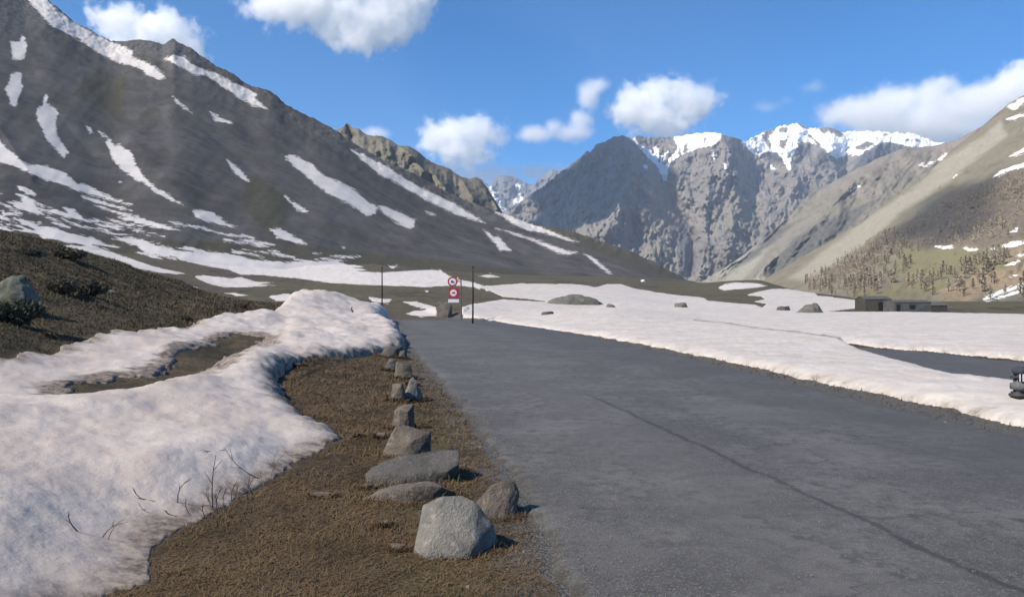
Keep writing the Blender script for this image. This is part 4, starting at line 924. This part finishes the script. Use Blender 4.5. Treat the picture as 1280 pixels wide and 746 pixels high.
hut(1141, 389.5, 46, 14, 'low grey stone hut with a dark window, behind the snow on the right', 'stone_wall', .14, 3.5, 97, [('window', -.02, .5, .13, .36), ('door', -.40, .36, .09, .7)])
hut(1098, 390.5, 33, 20, 'taller dark hut with a small chimney left of the grey stone hut', 'hut_dark', .16, 3.0, 100, [('door', .1, .4, .2, .7)])
hut(1174, 390, 20, 12, 'smallest low shed just right of the grey stone hut', 'hut_dark', .3, 2.2, 101)

# ------------------------------------------------------------------ rucksack at the right edge of the frame
p = hit(1281, 499); k = p.y/F
e = empty('rucksack', (p.x, p.y, p.z-.02), 'small dark bag with pale stripes standing on the snow, cut by the right picture edge', 'bag')
bm = bmesh.new(); add_box(bm, (0, .1, .07), (.26, .2, .10), .03); bm_obj('base', bm, M['black'], e, True)
bm = bmesh.new(); add_box(bm, (0, .1, .20), (.25, .2, .19), .05); bm_obj('body', bm, M['ruck_b'], e, True)
bm = bmesh.new(); add_box(bm, (0, .1, .33), (.23, .2, .13), .05); bm_obj('upper_pocket', bm, M['ruck_a'], e, True)
bm = bmesh.new(); bmesh.ops.create_uvsphere(bm, u_segments=18, v_segments=10, radius=1, matrix=Matrix.Translation((0, .1, .42)) @ Matrix.Diagonal((.12, .1, .07, 1))); bm_obj('lid', bm, M['ruck_a'], e, True)
for sx_ in (-.075, -.03, .03, .075):
    bm = bmesh.new(); add_box(bm, (sx_, -.012, .33), (.014, .012, .11), .003); bm_obj('strap', bm, M['white'], e)

# ------------------------------------------------------------------ trees on the right slope
def tree_meshes(seed, kind):
    r = random.Random(seed); h = 1.0
    bm = bmesh.new(); lean = r.uniform(-.03, .03)
    add_tube(bm, [(0, 0, -.06), (lean*.5, 0, .45), (lean, 0, .97)], [.022, .014, .003], 6)
    nlimb = 9
    for i in range(nlimb):
        z = .22+.68*i/nlimb; a = r.uniform(0, 6.28); L = (.24 if kind else .20)*(1.02-z)
        add_tube(bm, [(lean*z, 0, z), (math.cos(a)*L, math.sin(a)*L, z+.03)], [.007, .002], 4)
    tme = bpy.data.meshes.new('trunk'); bm.to_mesh(tme); bm.free(); tme.materials.append(M['bark'])
    rg = np.random.default_rng(seed); n = 330 if kind else 170
    z = .14+.84*rg.uniform(0, 1, n)**.85; wmax = (.20 if kind else .17)*(1.04-z)**.8*(.75+.35*np.sin(z*26+seed)); a = rg.uniform(0, 6.28, n); q = wmax*rg.uniform(.2, 1, n)**.5*(1+.25*np.sin(a*3+seed))
    c = np.stack([lean*z+np.cos(a)*q, np.sin(a)*q, z], -1); s = .034 if kind else .034
    A_ = rg.normal(size=(n, 3))*s; B_ = rg.normal(size=(n, 3))*s; A_[:, 2] *= 1.0
    V = np.stack([c-A_, c+A_, c+B_], 1).reshape(-1, 3)
    cme = bpy.data.meshes.new('crown'); cme.from_pydata(V.tolist(), [], np.arange(n*3).reshape(-1, 3).tolist()); cme.materials.append(M['conifer' if kind else 'larch'])
    return tme, cme
TM = [tree_meshes(50+i, 0) for i in range(5)]+[tree_meshes(80+i, 1) for i in range(3)]
ZONES = [(from_str("1000,352 1040,338 1090,312 1130,305 1150,312 1130,345 1100,368 1060,374 1010,362"), 150), (from_str("1130,352 1180,340 1240,318 1262,330 1200,362 1150,370"), 48), (from_str("1190,345 1215,318 1255,312 1262,322 1230,345"), 36),
         (from_str("1060,330 1110,290 1140,300 1110,325"), 30), (from_str("1200,300 1290,255 1290,285 1250,305"), 14), (from_str("1150,372 1290,340 1290,372 1200,382"), 16)]
rt = random.Random(3); ntree = 0
for poly, cnt in ZONES:
    xs_ = [q[0] for q in poly]; ys_ = [q[1] for q in poly]; c = 0
    while c < cnt:
        a, b = rt.uniform(min(xs_), max(xs_)), rt.uniform(min(ys_), max(ys_))
        if sdf_poly(np.array([a]), np.array([b]), poly, None)[0] < 0: continue
        q = hit(a, b, [R2O])
        if q is None: c += 1; continue
        kd = rt.random() < .07; tm, cm = TM[rt.choice((5, 6, 7)) if kd else rt.randrange(5)]
        h = rt.uniform(6.5, 12.5)*(.8 if b < 330 else 1)
        side = 'lower right' if a > 1150 and b > 330 else ('upper right' if a > 1150 else 'left')
        lab = ('fuller olive brown conifer' if kd else 'bare brown larch')+{'lower right': ' low on the sunny right meadow', 'upper right': ' high on the right mountain flank', 'left': ' in the wood at the foot of the right mountain'}[side]
        nm = 'conifer' if kd else 'larch_tree'
        t = bpy.data.objects.new(nm, None); COL.objects.link(t); t.location = q; t.scale = (h*rt.uniform(1.2, 1.9), h*rt.uniform(1.2, 1.9), h); t.rotation_euler = (0, 0, rt.uniform(0, 6.28))
        tag(t, lab, 'tree', lab.replace('conifer', 'conifers').replace('larch', 'larches'))
        for n_, me in (('trunk', tm), ('crown', cm)):
            o = bpy.data.objects.new(n_, me); COL.objects.link(o); o.parent = t
        c += 1
# distant forest as one mass
Vs, Fs = [], []; base = 0; rg = np.random.default_rng(77); n = 0
MASS = [from_str("1120,308 1105,300 1150,270 1190,262 1240,250 1290,225 1290,262 1240,300 1200,310"), from_str("1010,352 1060,318 1110,290 1140,300 1100,335 1060,355"), from_str("1170,262 1230,235 1280,215 1290,235 1220,262")]
while n < 900:
    poly = MASS[n % 3]; xs_ = [q[0] for q in poly]; ys_ = [q[1] for q in poly]
    a, b = rg.uniform(min(xs_), max(xs_)), rg.uniform(min(ys_), max(ys_))
    if sdf_poly(np.array([a]), np.array([b]), poly, None)[0] < 0: continue
    q = hit(a, b, [R2O])
    n += 1
    if q is None: continue
    h = rg.uniform(5, 11); m = 36
    z = rg.uniform(.05, 1, m); w = .2*(1.05-z); an = rg.uniform(0, 6.28, m)
    c = np.stack([np.cos(an)*w, np.sin(an)*w, z], -1)*h+np.array(q)
    A_ = rg.normal(size=(m, 3))*.055*h; B_ = rg.normal(size=(m, 3))*.055*h
    Vs.append(np.stack([c-A_, c+A_, c+B_], 1).reshape(-1, 3)); Fs.append(np.arange(m*3).reshape(-1, 3)+base); base += m*3
tag(mk('forest', np.vstack(Vs), np.vstack(Fs), M['larch'], smooth=False), 'far brown larch forest spread over the right mountain flank', 'forest', kind='stuff')

# ------------------------------------------------------------------ sun, sky, air, clouds
EL = math.radians(43); AZX, AZY = -.86, -.51
SUN = Vector((AZX*math.cos(EL), AZY*math.cos(EL), math.sin(EL)))
w = bpy.data.worlds.new('World'); S.world = w; w.use_nodes = True; nt = w.node_tree
sky = nt.nodes.new('ShaderNodeTexSky'); sky.sky_type = 'NISHITA'; sky.sun_disc = False; sky.altitude = 2400; sky.air_density = 1.0; sky.dust_density = .35; sky.ozone_density = 10
sky.sun_elevation = EL; sky.sun_rotation = math.atan2(AZX, AZY)
hs = nt.nodes.new('ShaderNodeHueSaturation'); hs.inputs['Saturation'].default_value = 1.26; hs.inputs['Hue'].default_value = .494; nt.links.new(sky.outputs[0], hs.inputs['Color']); nt.links.new(hs.outputs[0], nt.nodes['Background'].inputs[0]); nt.nodes['Background'].inputs[1].default_value = .098
Ld = bpy.data.lights.new('sun', 'SUN'); Ld.energy = 5.0; Ld.angle = math.radians(1.0); Ld.color = (1, .915, .79)
Lo = bpy.data.objects.new('sun', Ld); COL.objects.link(Lo); Lo.rotation_euler = SUN.to_track_quat('Z', 'Y').to_euler(); Lo.location = (-50, -30, 60)

def cloud_mat(name, dens):
    m = bpy.data.materials.new(name); m.use_nodes = True; t = m.node_tree; t.nodes.clear()
    o = t.nodes.new('ShaderNodeOutputMaterial'); v = t.nodes.new('ShaderNodeVolumePrincipled')
    v.inputs['Color'].default_value = (1, 1, 1, 1); v.inputs['Density'].default_value = dens; v.inputs['Anisotropy'].default_value = .2
    t.links.new(v.outputs[0], o.inputs['Volume']); return m
CM = cloud_mat('cloud', .0055); CT = cloud_mat('thin_cloud', .0035); CT2 = cloud_mat('veil_cloud', .0042)
def cloud_volume(center, blobs, u, depth, mat, seed, res, ns, na, soft, label, cut=-.52):
    """blobs (x, z, rx, rz) in units of u metres round center"""
    x0 = min(b[0]-b[2] for b in blobs)-1.2*ns*.5; x1 = max(b[0]+b[2] for b in blobs)+1.2*ns*.5
    y0 = min(b[1]-b[3] for b in blobs)-ns*.5; y1 = max(b[1]+b[3] for b in blobs)+ns*.5
    D = depth
    ng = bpy.data.node_groups.new('cloud_shape', 'GeometryNodeTree')
    ng.interface.new_socket('Geometry', in_out='INPUT', socket_type='NodeSocketGeometry'); ng.interface.new_socket('Geometry', in_out='OUTPUT', socket_type='NodeSocketGeometry')
    N = ng.nodes.new; Lk = ng.links.new
    out = N('NodeGroupOutput'); vc = N('GeometryNodeVolumeCube'); pos = N('GeometryNodeInputPosition')
    vc.inputs['Min'].default_value = (x0*u, -D*u, y0*u); vc.inputs['Max'].default_value = (x1*u, D*u, y1*u)
    st = max(x1-x0, 2*D, y1-y0)/res
    for a, e_ in (('X', x1-x0), ('Y', 2*D), ('Z', y1-y0)): vc.inputs['Resolution '+a].default_value = max(8, int(e_/st))
    def MM(op, a, b=None, c=None, cl=False):
        n = N('ShaderNodeMath'); n.operation = op; n.use_clamp = cl
        for i, v in enumerate((a, b, c)):
            if v is None: continue
            if isinstance(v, (int, float)): n.inputs[i].default_value = v
            else: Lk(v, n.inputs[i])
        return n.outputs[0]
    acc = None
    for bx, bz, rx, rz in blobs:
        su = N('ShaderNodeVectorMath'); su.operation = 'SUBTRACT'; Lk(pos.outputs[0], su.inputs[0]); su.inputs[1].default_value = (bx*u, 0, bz*u)
        di = N('ShaderNodeVectorMath'); di.operation = 'DIVIDE'; Lk(su.outputs[0], di.inputs[0]); di.inputs[1].default_value = (rx*u, min(rx, D*.8)*u, rz*u)
        le = N('ShaderNodeVectorMath'); le.operation = 'LENGTH'; Lk(di.outputs[0], le.inputs[0])
        v = MM('MULTIPLY', MM('SUBTRACT', 1.0, le.outputs['Value']), min(rx, rz)*u)
        acc = v if acc is None else MM('SMOOTH_MAX', acc, v, 5*u)
    n1 = N('ShaderNodeTexNoise'); n1.noise_dimensions = '4D'; n1.inputs['W'].default_value = seed*3.7; n1.inputs['Scale'].default_value = 1/(ns*u); n1.inputs['Detail'].default_value = 7; n1.inputs['Roughness'].default_value = .68
    Lk(pos.outputs[0], n1.inputs['Vector'])
    nz = MM('MULTIPLY_ADD', n1.outputs[0], na*u, cut*na*u)
    a = MM('DIVIDE', MM('ADD', acc, nz), soft*u, cl=True); a = MM('POWER', a, 1.4); Lk(a, vc.inputs['Density'])
    sm = N('GeometryNodeSetMaterial'); sm.inputs['Material'].default_value = mat
    Lk(vc.outputs[0], sm.inputs[0]); Lk(sm.outputs[0], out.inputs[0])
    vo = bpy.data.volumes.new('cloud'); ob = bpy.data.objects.new('cloud', vo); COL.objects.link(ob); vo.materials.append(mat)
    md = ob.modifiers.new('shape', 'NODES'); md.node_group = ng; ob.location = center
    tag(ob, label, 'cloud', 'clouds in the blue sky')
    return ob
def sky_cloud(blobs, label, seed, mat=CM, d=14000, ns=24, na=84, soft=11, res=190, depth=40, cut=-.5):
    cx = sum(b[0] for b in blobs)/len(blobs); cy = sum(b[1] for b in blobs)/len(blobs)
    return cloud_volume(P(cx, cy, d), [(b[0]-cx, cy-b[1], b[2], b[3]) for b in blobs], d/F, depth, mat, seed, res, ns, na, soft, label, cut)
sky_cloud([(150, 30, 42, 28), (205, 45, 50, 34), (240, 70, 26, 26), (175, 70, 60, 30)], 'white cloud rising behind the ridge of the left mountain', 1)
sky_cloud([(385, 5, 88, 34), (455, 25, 80, 44), (440, -40, 130, 50), (500, 0, 50, 40)], 'largest white cloud cut by the top edge of the picture', 2, depth=34)
sky_cloud([(560, 172, 40, 26), (598, 168, 38, 22), (575, 188, 46, 22)], 'puffy cloud low over the notch between the mountains', 3)
sky_cloud([(735, 120, 18, 24), (745, 108, 20, 12), (725, 150, 18, 18)], 'small curled cloud tower above the dark peak', 4, ns=20, na=26)
sky_cloud([(670, 168, 28, 14), (715, 166, 34, 12), (690, 160, 14, 14)], 'flat ragged cloud left of the dark peak', 5, ns=20, na=26)
sky_cloud([(800, 135, 42, 32), (860, 128, 42, 28), (825, 150, 50, 24), (820, 112, 26, 18)], 'broad white cloud standing over the snowy peak', 6)
sky_cloud([(1090, 140, 70, 24), (1130, 125, 40, 20), (1190, 138, 80, 30), (1150, 160, 120, 24), (1240, 125, 60, 26), (1100, 122, 30, 16), (1170, 112, 34, 16)], 'long hazy cloud bank above the snow plateau on the right', 7, CT2, ns=26, na=56, soft=12, depth=60)
sky_cloud([(1275, 110, 40, 30), (1310, 95, 50, 36)], 'bright cloud at the right edge above the brown ridge', 8)
sky_cloud([(610, 218, 60, 14), (670, 215, 50, 12), (560, 208, 30, 12)], 'thin cloud layer touching the distant small peaks', 9, CM, d=15500, ns=26, na=34, soft=16)
sky_cloud([(1016, 109, 20, 9)], 'tiny wisp of cloud above the snow plateau', 10, CT, ns=16, na=16, soft=16, res=70)
sky_cloud([(958, 134, 22, 9), (985, 126, 12, 6)], 'faint wisp of cloud right of the broad white cloud', 11, CT, ns=16, na=16, soft=16, res=70)
sky_cloud([(468, 167, 26, 9)], 'tiny cloud just behind the ochre ridge', 12, ns=14, na=14, soft=8, res=70)
# clouds over and behind the viewer: they shade the valley floor, the far peak and the wooded flank
def lump_cloud(center, rx, ry, rz, dens, seed, label):
    bm = bmesh.new(); bmesh.ops.create_icosphere(bm, subdivisions=5, radius=1)
    co = np.array([v.co[:] for v in bm.verts]); k = 1+.22*fbm(co[:, 0]*1.6+seed, co[:, 1]*1.6, co[:, 2]*1.6, 5)
    for v, q in zip(bm.verts, k): v.co = Vector((v.co.x*rx*q, v.co.y*ry*q, v.co.z*rz*q))
    m = bpy.data.materials.new('cloud_layer'); m.use_nodes = True; t = m.node_tree; t.nodes.clear()
    o = t.nodes.new('ShaderNodeOutputMaterial'); v = t.nodes.new('ShaderNodeVolumeScatter'); v.inputs['Density'].default_value = dens; v.inputs['Anisotropy'].default_value = .6
    t.links.new(v.outputs[0], o.inputs['Volume'])
    ob = bm_obj('cloud', bm, m, smooth=True); ob.location = center; return tag(ob, label, 'cloud', 'clouds passing over the valley outside the picture')
def above(pt, h): t = h/SUN.z; return tuple(Vector(pt)+SUN*t)
def shade_cloud(poly, which, H, dens, seed, label):
    srf = [o for o in SHEETS if o.data.materials[0] == M[which]]
    pts = []
    P_ = np.array(poly); c = P_.mean(0)
    for a, b in list(P_)+list(c+(P_-c)*.5):
        q = hit(a, b, srf)
        if q is not None:
            e = Vector(q)+SUN*((H-q.z)/SUN.z); pts.append(e)
    span = max((a-b).length for a in pts for b in pts); bm = bmesh.new()
    for q in pts:
        for dz in (-.07, .07): bm.verts.new(q+SUN*(dz*span))
    r = bmesh.ops.convex_hull(bm, input=bm.verts[:])
    bmesh.ops.delete(bm, geom=[g for g in r['geom_interior'] if isinstance(g, bmesh.types.BMVert)], context='VERTS')
    for k in range(5):
        es = [e for e in bm.edges if e.calc_length() > span*.05]
        if es: bmesh.ops.subdivide_edges(bm, edges=es, cuts=1)
        bmesh.ops.triangulate(bm, faces=bm.faces[:])
    for k in range(6): bmesh.ops.smooth_vert(bm, verts=bm.verts[:], factor=.5, use_axis_x=True, use_axis_y=True, use_axis_z=True)
    bm.normal_update(); co = np.array([v.co[:] for v in bm.verts])/span
    n = span*(.03+.11*fbm(co[:, 0]*5+seed, co[:, 1]*5, co[:, 2]*5, 5))
    for v, k in zip(bm.verts, n): v.co += v.normal*float(k)
    m = bpy.data.materials.new('cloud_layer'); m.use_nodes = True; t = m.node_tree; t.nodes.clear()
    o = t.nodes.new('ShaderNodeOutputMaterial'); v = t.nodes.new('ShaderNodeVolumeScatter'); v.inputs['Density'].default_value = dens; v.inputs['Anisotropy'].default_value = .2
    t.links.new(v.outputs[0], o.inputs['Volume'])
    return tag(bm_obj('cloud', bm, m, smooth=True), label, 'cloud', 'clouds passing over the valley outside the picture')
lump_cloud(above((-330, 330, 60), 2200), 640, 820, 170, .0012, 3, 'broad thin cloud over the valley head, outside the picture')
shade_cloud(from_str('630,268 680,235 712,210 745,184 772,168 788,176 812,212 803,232 772,262 745,258 700,285 660,290'), 'far', 2200, .022, 8, 'thick cloud shading the dark far peak, outside the picture')
shade_cloud(from_str('1120,292 1150,258 1180,236 1230,228 1240,250 1228,288 1190,303 1140,302'), 'r2', 2200, .010, 5, 'small cloud shading the wooded right flank, outside the picture')
# haze
bm = bmesh.new(); x0, x1, y0, y1, z0, z1 = -13000, 13000, -600, 12500, -120, 1560
add_box(bm, ((x0+x1)/2, (y0+y1)/2, (z0+z1)/2), (x1-x0, y1-y0, z1-z0))
hm = bpy.data.materials.new('haze'); hm.use_nodes = True; t = hm.node_tree; t.nodes.clear()
o = t.nodes.new('ShaderNodeOutputMaterial'); v = t.nodes.new('ShaderNodeVolumePrincipled'); v.inputs['Color'].default_value = (.68, .81, 1, 1); v.inputs['Density'].default_value = 5.5e-5; v.inputs['Anisotropy'].default_value = .1
t.links.new(v.outputs[0], o.inputs['Volume'])
HAZE = bm_obj('haze', bm, hm); tag(HAZE, kind='stuff')

# ------------------------------------------------------------------ camera and render settings
cam = bpy.data.objects.new('camera', bpy.data.cameras.new('camera')); COL.objects.link(cam); S.camera = cam
cam.location = (0, 0, EYE); cam.rotation_euler = (math.pi/2, 0, 0); cam.data.sensor_width = 36; cam.data.lens = 36*F/1280; cam.data.clip_start = .05; cam.data.clip_end = 60000
S.view_settings.view_transform = 'Standard'; S.view_settings.look = 'None'; S.view_settings.exposure = 0.75; S.view_settings.gamma = 1
S.cycles.volume_bounces = 10; S.cycles.max_bounces = 12; S.cycles.diffuse_bounces = 3; S.cycles.transparent_max_bounces = 12; S.cycles.volume_max_steps = 256
S.cycles.use_denoising = True; S.cycles.sample_clamp_indirect = 8
